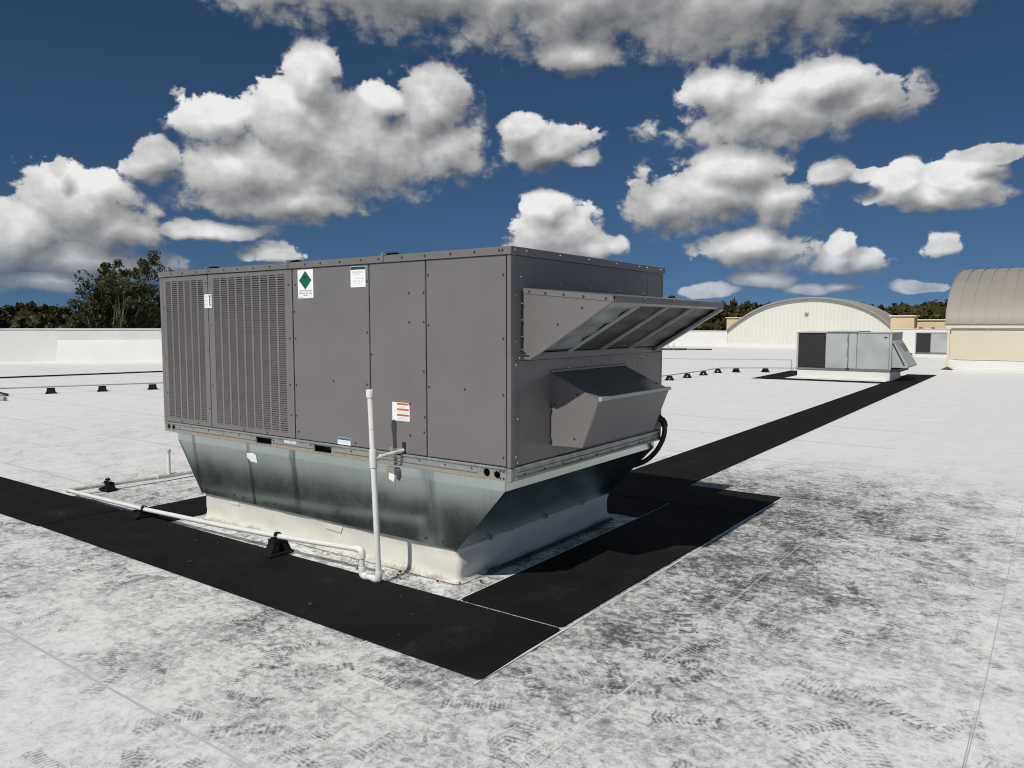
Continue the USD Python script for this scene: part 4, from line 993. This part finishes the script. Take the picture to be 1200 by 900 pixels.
# hose at the far lower corner
pts = np.array([(-2.70, 5.70, .985), (-2.660, 5.735, .955), (-2.615, 5.75, .905), (-2.607, 5.755, .85), (-2.615, 5.76, .79), (-2.66, 5.765, .69), (-2.74, 5.77, .595), (-2.84, 5.77, .53), (-2.98, 5.765, .485), (-3.12, 5.75, .47)])
from scipy.interpolate import CubicSpline
tt = np.arange(len(pts)); pts = CubicSpline(tt, pts)(np.linspace(0, len(tt) - 1, 48))
hs = MB().tube(pts, .0205, 14).build("conduit", MATS["hose_black"], unit, smooth=True, label="flexible black conduit bending out of the unit's far corner")
MB().tube([pts[8], pts[11], pts[14]], .028, 12).build("coupling", MATS["hose_black"], hs)

# ------------------------------------------------------------------ condensate pipe and its blocks
R = .0190
pipe = thing("condensate_pipe", "white plastic condensate drain pipe with tall vent riser in front of the unit", "drain pipe")
rb, rtp = np.array((-3.548, 3.420, .034)), np.array((-3.608, 3.420, 1.285))
MB().tube([rb, rtp], R, 18).build("riser", MATS["pvc"], pipe, smooth=50)
d = (rtp - rb) / np.linalg.norm(rtp - rb)
MB().tube([rtp - d * .055, rtp - d * .050, rtp - d * .004, rtp], [R + .003, R + .007, R + .007, R + .003], 18).build("cap", MATS["pvc"], pipe, smooth=50)
tz = rb + d * .800
MB().tube([tz - d * .06, tz - d * .056, tz + d * .056, tz + d * .06], [R + .002, R + .006, R + .006, R + .002], 18).tube([tz, tz + np.array((.010, .055, .006))], [R + .004, R + .004], 16).build("tee", MATS["pvc"], pipe, smooth=50)
MB().tube([tz + np.array((.006, .03, .003)), tz + np.array((.050, .235, .030))], R * .72, 14).build("branch", MATS["pvc_dirty"], pipe, smooth=50)


def elbow(c, a, b_, name="elbow"):
    """Fitting at c joining the directions a and b_."""
    c, a, b_ = (np.asarray(v, float) for v in (c, a, b_))
    q = [c + a * .055, c + a * .030] + [c + a * .030 * (1 - t) ** 2 + b_ * .030 * t ** 2 for t in (.25, .5, .75)] + [c + b_ * .030, c + b_ * .055]
    return MB().tube(q, R + .0055, 16).build(name, MATS["pvc"], pipe, smooth=50)


el0 = np.array((-3.708, 3.420, .034)); el1 = np.array((-3.705, 3.420, .208))
elbow(rb, d, np.array((-1, 0, 0))); elbow(el0, np.array((1, 0, 0)), np.array((0, 0, 1))); elbow(el1, np.array((0, 0, -1)), np.array((-1, 0, -.03)))
MB().tube([rb, el0], R, 16).build("trap", MATS["pvc"], pipe, smooth=50)
MB().tube([el0, el1], R, 16).build("trap", MATS["pvc"], pipe, smooth=50)
run = [(-3.72, 3.420, .208), (-4.6, 3.420, .152), (-5.3, 3.421, .120), (-6.47, 3.420, .084), (-7.2, 3.416, .076), (-7.86, 3.412, .070)]
MB().tube(run, R, 16).build("long_run", MATS["pvc"], pipe, smooth=50)
c0 = np.array((-7.885, 3.412, .070))
MB().tube([c0 + (.03, 0, .0), c0, c0 + (-.005, .035, 0)], R + .004, 16).build("elbow", MATS["pvc"], pipe, smooth=50)
back = [(-7.888, 3.43, .070), (-7.86, 3.9, .064), (-7.84, 4.5, .052), (-7.84, 5.1, .05), (-7.84, 5.9, .05)]
MB().tube(back, R, 16).build("back_run", MATS["pvc_dirty"], pipe, smooth=50)
MB().tube([(-7.845, 4.30, .06), (-7.845, 4.42, .057), (-7.845, 4.43, .057), (-7.845, 4.52, .055)], [R + .006] * 4, 16).build("tee", MATS["pvc_dirty"], pipe, smooth=50)
vs = MB().tube([(-7.845, 4.44, .06), (-7.845, 4.44, .335)], R, 16).build("vent_stub", MATS["pvc"], pipe, smooth=50)
MB().tube([(-7.845, 4.44, .318), (-7.845, 4.44, .345)], R + .006, 16).build("cap", MATS["pvc_dirty"], vs, smooth=50)
b = MB()
for t in (.18, .33, .5, .64, .8):
    p = rb + d * 1.24 * t
    b.tube([p, p + d * .0035], R + .0006, 18)
b.build("joint_line", MATS["pvc_dirty"], pipe)


def block(name, loc, rotz, label, w, h, dp, group, wing=True):
    """Recycled-rubber pipe support: wide foot, tapering body with a hollow under it, saddle and strap on top."""
    t = thing(name, label, "pipe support", loc, rotz, group)
    b = MB()
    b.hull([(sx * w / 2, sy * dp / 2, z) for sx in (-1, 1) for sy in (-1, 1) for z in (0.0, .018)] + [(sx * (w / 2 - .006), sy * (dp / 2 - .006), .024) for sx in (-1, 1) for sy in (-1, 1)])
    b.build("foot", MATS["rubber"], t)
    b = MB()
    for sx in (-1, 1):                                   # two leaning legs with a gap between, seen along the pipe
        b.hull([(sx * w * .44, sy * dp * .42, .02) for sy in (-1, 1)] + [(sx * w * .20, sy * dp * .42, .02) for sy in (-1, 1)] + [(sx * w * .24, sy * dp * .34, h - .012) for sy in (-1, 1)] + [(sx * .004, sy * dp * .34, h - .012) for sy in (-1, 1)] + [(sx * .004, sy * dp * .34, h - .035) for sy in (-1, 1)])
    b.hull([(sx * w * .27, sy * dp * .36, z) for sx in (-1, 1) for sy in (-1, 1) for z in (h - .032, h - .004)])
    b.build("body", MATS["rubber"], t)
    if wing:
        b = MB()
        a = np.linspace(0, math.pi, 9)
        for k in range(8):
            b.hull([((R + q) * math.cos(a[j]), y, h + R * .9 + (R + q) * math.sin(a[j])) for j in (k, k + 1) for q in (.001, .006) for y in (-.016, .016)])
        b.box(-R - .030, -R + .001, -.016, .016, h - .006, h + .010, .001).box(R - .001, R + .030, -.016, .016, h - .006, h + .010, .001)
        b.build("strap", MATS["rubber"], t)
    return t


GS = "black rubber blocks carrying the white drain pipe"
block("pipe_support", (-4.60, 3.42, .014), 90, "black rubber block under the white pipe, nearest the tall riser", .21, .128, .10, GS)
block("pipe_support", (-6.47, 3.42, .014), 90, "black rubber block under the white pipe at the pads' seam", .20, .060, .10, GS)
block("pipe_support", (-7.865, 3.79, .006), 0, "black rubber block under the pipe's dirty back run beyond the bend", .17, .085, .11, GS)

stick = thing("loose_rod", "thin brown rod lying on the roof along the shaded side of the curb", "rod")
MB().tube([(-3.085, 4.02, .022), (-3.083, 4.9, .021), (-3.088, 5.74, .022)], .013, 12).build("shaft", MATS["wood_brown"], stick, smooth=50)
MB().tube([(-3.085, 4.005, .024), (-3.085, 4.05, .024)], .019, 10).build("end_cap", MATS["wood_brown"], stick)
b = MB()
drng = np.random.default_rng(3)
for p in [(-3.02, 3.83), (-3.55, 3.60), (-3.75, 3.60), (-2.95, 3.92), (-3.25, 3.66), (-3.9, 3.62), (-4.9, 3.64), (-3.12, 3.73), (-2.82, 4.6)] + [(drng.uniform(-7.5, -2.2), drng.uniform(2.8, 3.7)) for _ in range(26)]:
    s = drng.uniform(.004, .013)
    m = trimesh.creation.icosphere(1, s); v = m.vertices * [1, drng.uniform(.5, 1), .5] + .15 * s * drng.normal(size=m.vertices.shape)
    b.add(v + [p[0], p[1], .014 + s * .3], m.faces)
b.build("debris", MATS["debris"], kind="stuff", label="dark crumbs and chips scattered on pads and roof by the curb", category="debris")

# ------------------------------------------------------------------ gas lines with blocks, left and right
gl = thing("gas_pipe", "thin grey gas pipe crossing the white roof left of the unit", "gas pipe")
LP = np.array([(-21.6, 5.8, .17), (-20.32, 8.5, .17), (-19.9, 9.5, .17), (-19.42, 10.6, .17), (-15.5, 19.5, .17)])
MB().tube(LP, .017, 10).build("pipe_run", MATS["gas_pipe"], gl, smooth=50)
GA = "small black blocks under the left gas pipe"
ang = math.degrees(math.atan2(10.6 - 5.8, 21.6 - 19.42)) 
for lab, p in (("black block under the thin grey pipe nearest the left edge", (-20.32, 8.50)), ("black block in the middle under the left grey pipe", (-19.9, 9.55)), ("black block under the left grey pipe close to the louvred end", (-19.42, 10.62))):
    block("pipe_block", (p[0], p[1], .006), -25, lab, .24, .135, .24, GA, False)
gr = thing("gas_pipe", "thin grey gas pipe running across the roof to the weathered far unit", "gas pipe")
RPp = np.array([(-9.72, 15.0, .16), (-9.72, 21.6, .16), (-9.74, 24.5, .16), (-9.86, 26.2, .16), (-9.84, 26.6, .16)])
MB().tube(RPp, .017, 10).build("pipe_run", MATS["gas_pipe"], gr, smooth=50)
MB().tube([(-9.84, 26.6, .16), (-8.60, 27.6, .16), (-7.2, 28.3, .16)], .017, 10).build("pipe_run", MATS["gas_pipe"], gr, smooth=50)
MB().tube([(-8.22, 29.5, .02), (-8.22, 29.5, .40)], .02, 10).tube([(-8.22, 29.5, .385), (-9.9, 28.8, .385), (-13.5, 27.4, .385)], .014, 10).build("riser", MATS["gas_pipe"], gr, smooth=50)
GB = "small black blocks under the right gas pipe"
for lab, p, rz in (("first black block under the right grey pipe, nearest the grey unit", (-9.72, 21.75), 8), ("second black block along the right grey pipe from the grey unit", (-9.73, 23.15), 8), ("third black block along the right grey pipe from the grey unit", (-9.78, 24.65), 8),
                   ("black block at the bend of the right grey pipe", (-9.86, 26.2), 8), ("black block just past the bend of the right grey pipe", (-9.44, 26.9), -35), ("last black block before the weathered far unit", (-8.60, 27.58), -35)):
    block("pipe_block", (p[0], p[1], .006), rz, lab, .26, .135, .20, GB, False)
th = thing("conduit_end", "dark conduit end lying at the left edge of the roof", "conduit")
MB().tube([(-21.3, 6.6, .05), (-19.15, 7.05, .05)], .05, 10).build("pipe_run", MATS["gas_pipe"], th, smooth=50)
MB().tube([(-21.0, 7.45, .10), (-20.35, 7.55, .04)], .03, 8).build("stub", MATS["black_pipe"], th)
th = thing("pipe_rack", "low dark rack of pipe ends beyond the grey unit, by the far parapet", "pipe rack")
b = MB()
b.tube([(-22.2, 46.9, .10), (-20.2, 47.9, .10)], .06, 8).tube([(-21.9, 47.5, .10), (-18.8, 48.8, .08)], .04, 8)
b.build("pipe_run", MATS["black_pipe"], th)
for x, y, h in ((-21.3, 47.35, .75), (-20.95, 47.5, .5)):
    MB().tube([(x, y, 0), (x, y, h)], .035, 8).build("riser", MATS["gas_pipe"], th)

# ------------------------------------------------------------------ weathered far unit on its curb


def far_unit(name, lab, x0, x1, y0, y1, zc, zb, zt, coil_to, seams, detail):
    t = thing(name, lab, "air conditioner")
    cb = MB().box(x0 + .03, x1 - .02, y0, y1, 0, zc, .02).build("curb", MATS["far_white"], t)
    MB().box(x0 + .01, x1 - .01, y0 - .02, y1, zc, zb, .01).build("base_rail", MATS["grey_paint_dark"], t)
    MB().box(x0 + .04, x1 - .02, y0 + .05, y1 - .02, zb, zt - .02).build("cabinet", MATS["grey_paint"], t)
    xs_ = [coil_to] + seams + [x1 - .06]
    for a, c in zip(xs_[:-1], xs_[1:]):
        MB().box(a + .008, c - .008, y0 - .005, y0 + .05, zb + .01, zt - .03, .008).build("access_panel", MATS["grey_paint"], t)
    MB().box(x1 - .055, x1, y0 - .008, y0 + .05, zb + .005, zt - .01, .006).build("corner_post", MATS["grey_paint"], t)
    MB().box(x0, x0 + .055, y0 - .008, y0 + .05, zb + .005, zt - .01, .006).build("corner_post", MATS["grey_paint"], t)
    MB().box(x0 - .01, x1 + .01, y0 - .02, y1 + .01, zt - .02, zt + .01, .006).build("top_cap", MATS["grey_paint"], t)
    g = MB().box(x0 + .06, coil_to - .005, y0 + .02, y0 + .045, zb + .01, zt - .03).build("coil", MATS["coil"], t)
    b = MB()
    for z in np.linspace(zb + .05, zt - .06, 16):
        b.box(x0 + .06, coil_to - .01, y0 + .004, y0 + .02, z, z + .006)
    for x in np.linspace(x0 + .15, coil_to - .1, 6):
        b.box(x, x + .006, y0 + .002, y0 + .018, zb + .02, zt - .04)
    b.build("coil_guard", MATS["unit_paint_dark"], g, kind="stuff")
    return t


fu = far_unit("far_rooftop_unit", "weathered light grey rooftop unit with dark coil opening, on a white curb", -6.85, -4.08, 25.11, 26.95, .285, .345, 1.475, -5.97, [-5.30, -5.05], True)
MB().box(-5.92, -5.02, 25.06, 26.95, 1.485, 1.515, .004).build("lid_seam", MATS["grey_paint"], fu)
b = MB()
for k in range(7):
    z = .42 + k * .15
    b.box(-5.325 + .012 * math.sin(k * 2.1), -5.287 + .012 * math.sin(k * 2.1), 25.094, 25.104, z, z + .15)
b.build("caulk_streak", MATS["grey_paint_dark"], fu)
MB().box(-5.36, -5.25, 25.07, 25.10, .32, .37, .008).build("drain_fitting", MATS["black_pipe"], fu)
MB().box(-4.29, -4.21, 25.095, 25.106, 1.31, 1.345).build("name_plate", MATS["label_ink"], fu)
MB().box(-4.082, -4.07, 25.16, 26.9, 1.26, 1.46, .003).build("end_panel", MATS["grey_paint_dark"], fu)
hd = MB().hull([(-4.08, y, z) for y in (25.20, 26.85) for z in (1.26, .42)] + [(-3.66, y, .42) for y in (25.20, 26.85)] + [(-3.62, y, .47) for y in (25.2, 26.85)]).build("intake_hood", MATS["grey_paint"], fu)
b = MB()
quadplate(b, [(-4.06, 25.192, 1.18), (-3.72, 25.192, .50), (-3.75, 25.192, .47), (-4.075, 25.192, 1.12)], .004, (0, -1, 0))
b.build("hood_flange", MATS["unit_paint_dark"], hd)
MB().hull([(-3.99, y, 1.13) for y in (26.0, 26.6)] + [(-3.88, y, .92) for y in (26.0, 26.6)] + [(-3.97, y, 1.14) for y in (26.0, 26.6)] + [(-3.86, y, .93) for y in (26.0, 26.6)]).build("hood_tag", MATS["grey_paint_dark"], hd)
MB().box(-4.09, -3.86, 25.25, 26.9, .285, .40, .01).build("hood_base", MATS["unit_paint_dark"], fu)

fu2 = far_unit("distant_rooftop_unit", "distant grey rooftop unit with dark coil, partly behind the tan building", -6.16, -3.3, 44.655, 46.6, .20, .27, 1.30, -5.44, [-4.4], False)
vt = thing("roof_vent_pipe", "short black vent pipe beside the distant grey unit", "vent pipe")
MB().tube([(-6.42, 44.9, 0), (-6.42, 44.9, .16)], .10, 12).build("pipe_run", MATS["black_pipe"], vt, smooth=50)
MB().tube([(-6.42, 44.9, .16), (-6.42, 44.9, .22)], .13, 12).build("cap", MATS["black_pipe"], vt)

# ------------------------------------------------------------------ barrel-roofed white building
wb = thing("barrel_roof_building", "white ribbed building with a broad arched barrel roof", "building")
gy = 59.18
ctrl = np.array([(-21.50, 1.26), (-20.6, 1.95), (-19.69, 2.55), (-18.06, 3.25), (-16.47, 3.57), (-15.23, 3.65), (-13.42, 3.48), (-11.96, 3.06), (-10.52, 2.28), (-9.70, 1.55), (-9.45, 1.28)])
cs_ = CubicSpline(ctrl[:, 0], ctrl[:, 1])
ax = np.linspace(-21.50, -9.45, 60); az = np.maximum(cs_(ax), 1.2)
MB().prism(Polygon([(-21.50, .30)] + list(zip(ax, az)) + [(-9.45, .30)]), (0, gy, 0), X3, Z3, (0, -1, 0), -.15).build("gable_wall", MATS["cladding_white"], wb)
ribs = np.arange(-21.35, -9.5, .30)
for x in ribs:                                          # raised rib of each cladding sheet
    zt_ = float(cs_(x)) - .05
    MB().hull([(x + dx, gy - dy, z) for dx, dy in ((-.05, 0), (.05, 0), (-.03, .018), (.03, .018)) for z in (.31, zt_)]).build("cladding_rib", MATS["cladding_white"], wb)
MB().box(-21.55, -9.4, gy - .10, gy + .02, 0, .30, .01).build("base_curb", MATS["far_white"], wb)
# roof shell running back
o = np.c_[ax, az]; tn = np.gradient(o, axis=0); tn /= np.linalg.norm(tn, axis=1, keepdims=True); nm = np.c_[-tn[:, 1], tn[:, 0]]
lo_, hi_ = o + nm * .01, o + nm * .12
V = np.vstack([np.c_[lo_[:, 0], np.full(60, gy - .22), lo_[:, 1]], np.c_[hi_[:, 0], np.full(60, gy - .22), hi_[:, 1]], np.c_[hi_[:, 0], np.full(60, gy + 5.4), hi_[:, 1]], np.c_[lo_[:, 0], np.full(60, gy + 5.4), lo_[:, 1]]])
F = [(r * 60 + i, r * 60 + i + 1, ((r + 1) % 4) * 60 + i + 1, ((r + 1) % 4) * 60 + i) for r in range(4) for i in range(59)]
rf = MB().add(V, F).build("roof", MATS["roof_metal"], wb, smooth=30)
for y in np.arange(gy + .6, gy + 5.2, 1.2):
    V = np.vstack([np.c_[(o + nm * q)[:, 0], np.full(60, y + d), (o + nm * q)[:, 1]] for q, d in ((.11, 0), (.17, .0), (.17, .05), (.11, .05))])
    F = [(r * 60 + i, r * 60 + i + 1, (r + 1) * 60 + i + 1, (r + 1) * 60 + i) for r in range(3) for i in range(59)]
    MB().add(V, F).build("standing_seam", MATS["roof_metal"], rf)
V = np.vstack([np.c_[(o + nm * q)[:, 0], np.full(60, gy - d), (o + nm * q)[:, 1]] for q, d in ((.02, .225), (.135, .225), (.135, .245), (.02, .245))])
F = [(r * 60 + i, r * 60 + i + 1, ((r + 1) % 4) * 60 + i + 1, ((r + 1) % 4) * 60 + i) for r in range(4) for i in range(59)]
MB().add(V, F).build("gable_trim", MATS["roof_metal"], wb)
vt = MB().box(-15.62, -15.34, gy - .10, gy, 2.42, 2.66, .01).build("wall_vent", MATS["grey_paint"], wb)
MB().box(-15.59, -15.37, gy - .108, gy - .10, 2.45, 2.56).build("vent_slot", MATS["grey_paint_dark"], vt)
MB().box(-9.45, -9.3, gy - .2, gy + 5.4, 0, 1.27).build("side_wall", MATS["cladding_white"], wb)

# ------------------------------------------------------------------ tan building with metal barrel roof
tb = thing("tan_roof_building", "cream-tan penthouse with curved standing-seam metal roof at the right edge", "building")
ty, tx0, tx1 = 33.30, -3.55, 9.0
MB().box(tx0 + .06, tx1, ty + .05, ty + 15.9, 0, 1.60).build("wall", MATS["stucco_tan"], tb)
MB().box(tx0 + .02, tx1, ty - .06, ty + .05, 0, .37, .015).build("base_curb", MATS["far_white"], tb)
MB().box(tx0 + .30, tx1, ty - .005, ty + .055, .39, .42, .004).build("wall_trim", MATS["trim_tan"], tb)
MB().box(tx0 + .0, tx1, ty - .05, ty + .10, 1.585, 1.70, .01).build("fascia", MATS["trim_tan"], tb)
MB().box(tx0 + .06, tx0 + .14, ty - .10, ty - .045, .10, 1.585, .01).box(tx0 + .02, tx0 + .18, ty - .12, ty - .045, 1.54, 1.60, .01).build("downspout", MATS["trim_tan"], tb)
MB().hull([(tx0 - .10, ty - .35, .006), (tx0 + .30, ty - .35, .006), (tx0 + .30, ty - .05, .006), (tx0 - .10, ty - .05, .006), (tx0 + .04, ty - .16, .09), (tx0 + .18, ty - .16, .09)]).build("splash_block", MATS["wood_brown"], tb)
th_ = np.linspace(0, math.pi, 48)
cy_, ra, rb_ = ty + 8.0, 8.02, 2.50
arc = np.c_[cy_ - ra * np.cos(th_), 1.735 + rb_ * np.sin(th_)]
ins = np.c_[cy_ - (ra - .1) * np.cos(th_), 1.70 + (rb_ - .08) * np.sin(th_)]
V = np.vstack([np.c_[np.full(48, x), q] for x, q in ((tx0 - .03, ins), (tx0 - .03, arc), (tx1, arc), (tx1, ins))])
F = [(r * 48 + i, r * 48 + i + 1, ((r + 1) % 4) * 48 + i + 1, ((r + 1) % 4) * 48 + i) for r in range(4) for i in range(47)]
trf = MB().add(V, F).build("roof", MATS["roof_metal"], tb, smooth=30)
nrm2 = np.c_[-np.cos(th_) / ra, np.sin(th_) / rb_]; nrm2 /= np.linalg.norm(nrm2, axis=1, keepdims=True)
for k in range(26):
    x = tx0 - .03 + .425 * k
    V = np.vstack([np.c_[np.full(48, x + d), arc + nrm2 * q] for q, d in ((-.005, -.004), (.045, -.004), (.045, .022), (-.005, .022))])
    F = [(r * 48 + i, (r + 1) * 48 + i, (r + 1) * 48 + i + 1, r * 48 + i + 1) for r in range(3) for i in range(47)]
    MB().add(V, F).build("standing_seam", MATS["roof_metal"], trf)
MB().prism(Polygon(list(map(tuple, ins))), (tx0, 0, 0), Y3, Z3, X3, .1).build("gable_wall", MATS["stucco_tan"], tb)
MB().box(tx0 - .05, tx1, ty - .065, ty - .02, 1.70, 1.745, .006).build("eave_drip", MATS["roof_metal_edge"], tb)

# ------------------------------------------------------------------ parapets and the beige building behind
pw = thing("parapet_wall", "white parapet behind the roof, between the grey unit and the arched building", "parapet")
MB().box(-29.35, -21.52, gy, gy + .35, 0, 1.20).build("wall", MATS["parapet_white"], pw)
MB().box(-29.35, -29.0, 23.3, gy - .05, 0, 1.20).build("return_wall", MATS["parapet_white"], pw)
MB().box(-29.40, -28.96, 23.3, gy - .05, 1.20, 1.255, .01).build("coping", MATS["parapet_white"], pw)
MB().box(-29.35, -21.52, gy - .04, gy + .39, 1.20, 1.255, .01).build("coping", MATS["parapet_white"], pw)
pw = thing("parapet_wall", "white parapet behind the distant unit, between the two buildings", "parapet")
MB().box(-8.35, -2.0, 51.4, 51.7, 0, 1.44).build("wall", MATS["parapet_white"], pw)
MB().box(-8.35, -2.0, 51.36, 51.74, 1.44, 1.485, .008).build("coping", MATS["parapet_white"], pw)

pl = thing("left_parapet", "long white parapet at the left with a sloped membrane cant", "parapet")
A_, B_ = np.array((-36.45, 15.50)), np.array((-33.42, 18.83))
u_ = (B_ - A_) / np.linalg.norm(B_ - A_); n_ = np.array((u_[1], -u_[0]))          # n_ faces the roof
LEN = 11.0


def W(s, o, z):
    p = A_ + u_ * s + n_ * o
    return (p[0], p[1], z)


b = MB(); b.hull([W(s, o, z) for s in (-.05, LEN) for o in (-.95, -.40) for z in (0, 1.49)]); b.build("wall", MATS["parapet_white"], pl)
b = MB(); b.hull([W(s, o, z) for s in (-.08, LEN) for o in (-1.0, -.36) for z in (1.49, 1.55)]); b.build("coping", MATS["parapet_white"], pl)
b = MB(); b.hull([W(s, o, z) for s in (0, LEN) for o, z in ((-.40, 0), (.02, 0), (-.40, 1.03), (-.34, 1.03))]); b.build("cant", MATS["parapet_white"], pl)
pl2 = thing("left_parapet", "recessed plain white parapet at the left edge of the picture", "parapet")
C_ = np.array((-38.30, 15.70)); u2, n2 = u_, n_
b = MB(); b.hull([tuple(C_ + u2 * s + n2 * o) + (z,) for s in (-14, 1.6) for o in (-.35, 0) for z in (0, 1.50)]); b.build("wall", MATS["parapet_white"], pl2)
b = MB(); b.hull([tuple(C_ + u2 * s + n2 * o) + (z,) for s in (-14, 1.6) for o in (-.4, .04) for z in (1.50, 1.553)]); b.build("coping", MATS["parapet_white"], pl2)

bb = thing("beige_building", "beige stucco building with a square white-capped pier behind the parapet", "building")
MB().box(-8.62, -7.30, 52.3, 53.6, -8, 2.24).build("pier", MATS["stucco_beige"], bb)
MB().box(-8.72, -7.20, 52.2, 53.7, 2.24, 2.31, .01).build("pier_cap", MATS["far_white"], bb)
MB().box(-7.30, 3.0, 52.9, 56, -8, 1.99).build("wall", MATS["stucco_beige"], bb)
MB().box(-7.30, 3.0, 52.8, 56, 1.99, 2.06, .01).build("coping", MATS["far_white"], bb)
for x in (-7.0, -6.35):
    MB().hull([(x + dx, 52.85, 1.48 + dz) for dx, dz in ((-.14, .02), (.14, .02), (.10, .08), (-.10, .08))] + [(x, 52.7, 1.52)]).build("wall_light", MATS["black_pipe"], bb)
bp = thing("beige_pier", "small beige stucco pier behind the left end of the arched building", "pier")
MB().box(-22.65, -20.9, 62.0, 63.5, -8, 2.27).build("shaft", MATS["stucco_beige"], bp)
MB().box(-22.75, -20.8, 61.9, 63.6, 2.27, 2.36, .01).build("cap", MATS["stucco_beige"], bp)

# ------------------------------------------------------------------ trees


def leaves(rs, centres, radii, count, size, flat=1.0):
    """Many small leaf faces spread through clumps, denser towards their shells."""
    k = rs.integers(0, len(centres), count)
    dirs = rs.normal(size=(count, 3)); dirs /= np.linalg.norm(dirs, axis=1, keepdims=True)
    rad = rs.random(count) ** .45
    p = centres[k] + dirs * (radii[k] * rad)[:, None] * [1, 1, flat]
    a = rs.normal(size=(count, 3)); a /= np.linalg.norm(a, axis=1, keepdims=True)
    c = np.cross(a, rs.normal(size=(count, 3))); c /= np.linalg.norm(c, axis=1, keepdims=True)
    s = size * rs.uniform(.6, 1.4, count)
    a, c = a * s[:, None], c * (s * .55)[:, None]
    v = np.stack([p - a, p + c, p + a, p - c], 1).reshape(-1, 3)
    i = np.arange(count) * 4
    return v, np.stack([i, i + 1, i + 2, i + 3], 1)


rs = np.random.default_rng(21)
tr = thing("tree", "tall sparse tree with olive and russet leaves behind the left parapet", "tree")
T0 = np.array((-54.0, 26.4)); base = np.array((*T0, -8.0))
right = rt[:2]; 
trunk_top = base + np.array((0, 0, 9.6))
MB().tube([base, base + (.05, .05, 4), base + (.1, 0, 7.5), trunk_top], [.34, .26, .2, .13], 10).build("trunk", MATS["bark"], tr, smooth=True)
lb = MB(); cen, rad = [], []
for k in range(60):
    a0 = rs.uniform(0, 2 * math.pi); z0 = rs.uniform(4.2, 9.4)
    st_ = base + np.array((.08, .02, z0))
    # spread along the crown: wide below, lopsided to the right at the top
    hgt = rs.uniform(7.6, 13.8); t_ = (hgt - 8) / 6.9
    rmax = 4.6 * (1 - .55 * t_ ** 1.5)
    dd_ = np.array((math.cos(a0), math.sin(a0))) * rmax * rs.uniform(.45, 1.0) + right * (.2 + 1.9 * t_)
    en = np.array((T0[0] + dd_[0], T0[1] + dd_[1], -8 + hgt))
    mid = (st_ * .55 + en * .45) + np.array((0, 0, -.3)) + rs.normal(size=3) * .25
    lb.tube([st_, mid, en], [.075, .045, .014], 6)
    for q in range(rs.integers(4, 8)):
        t2 = rs.uniform(.45, 1.05); p = st_ * (1 - t2) + en * t2 + rs.normal(size=3) * .55
        lb.tube([mid * .5 + en * .5 if t2 > .7 else mid, p], [.022, .006], 5)
        cen.append(p); rad.append(rs.uniform(.22, .62))
lb.build("branches", MATS["bark"], tr)
v, f = leaves(rs, np.array(cen), np.array(rad), 29000, .11)
MB().add(v, f).build("crown", MATS["tree_leaves"], tr)

# far treeline: reads as one brown-green mass
rs = np.random.default_rng(5)
cen, rad = [], []
for row, (D0, step) in enumerate(((150, .55), (164, .55), (178, .55))):
    for az_d in np.arange(-88, 24, step):
        D = D0 + rs.uniform(-6, 6); a = math.radians(az_d + rs.uniform(-.3, .3))
        H = 11.7 + .4 * row + 1.9 * float(meshkit.fbm(np.array([az_d * .16, row * 3.1, 0]), 3)) + rs.uniform(-.9, .8) + (1.6 if rs.random() < .08 else 0)
        c = np.array((D * math.sin(a), D * math.cos(a)))
        for q in range(9):
            z = -8 + H * rs.uniform(.40, .93)
            off = rs.normal(size=2) * 1.3
            cen.append((c[0] + off[0], c[1] + off[1], z)); rad.append(rs.uniform(.8, 1.6))
        cen.append((c[0], c[1], -8 + H - .4)); rad.append(rs.uniform(.4, .8))
ico = trimesh.creation.icosphere(1, 1.0)
core = MB()
for c, r in zip(cen, rad):
    core.add(np.asarray(c) + ico.vertices * r * .86 * (1 + .22 * rs.normal(size=(len(ico.vertices), 1))), ico.faces)
v, f = leaves(rs, np.array(cen), np.array(rad) * 1.08, 240000, .42)
core.add(v, f).build("treeline", MATS["treeline_leaves"], kind="stuff", label="distant olive-brown woodland along the horizon", category="woodland")
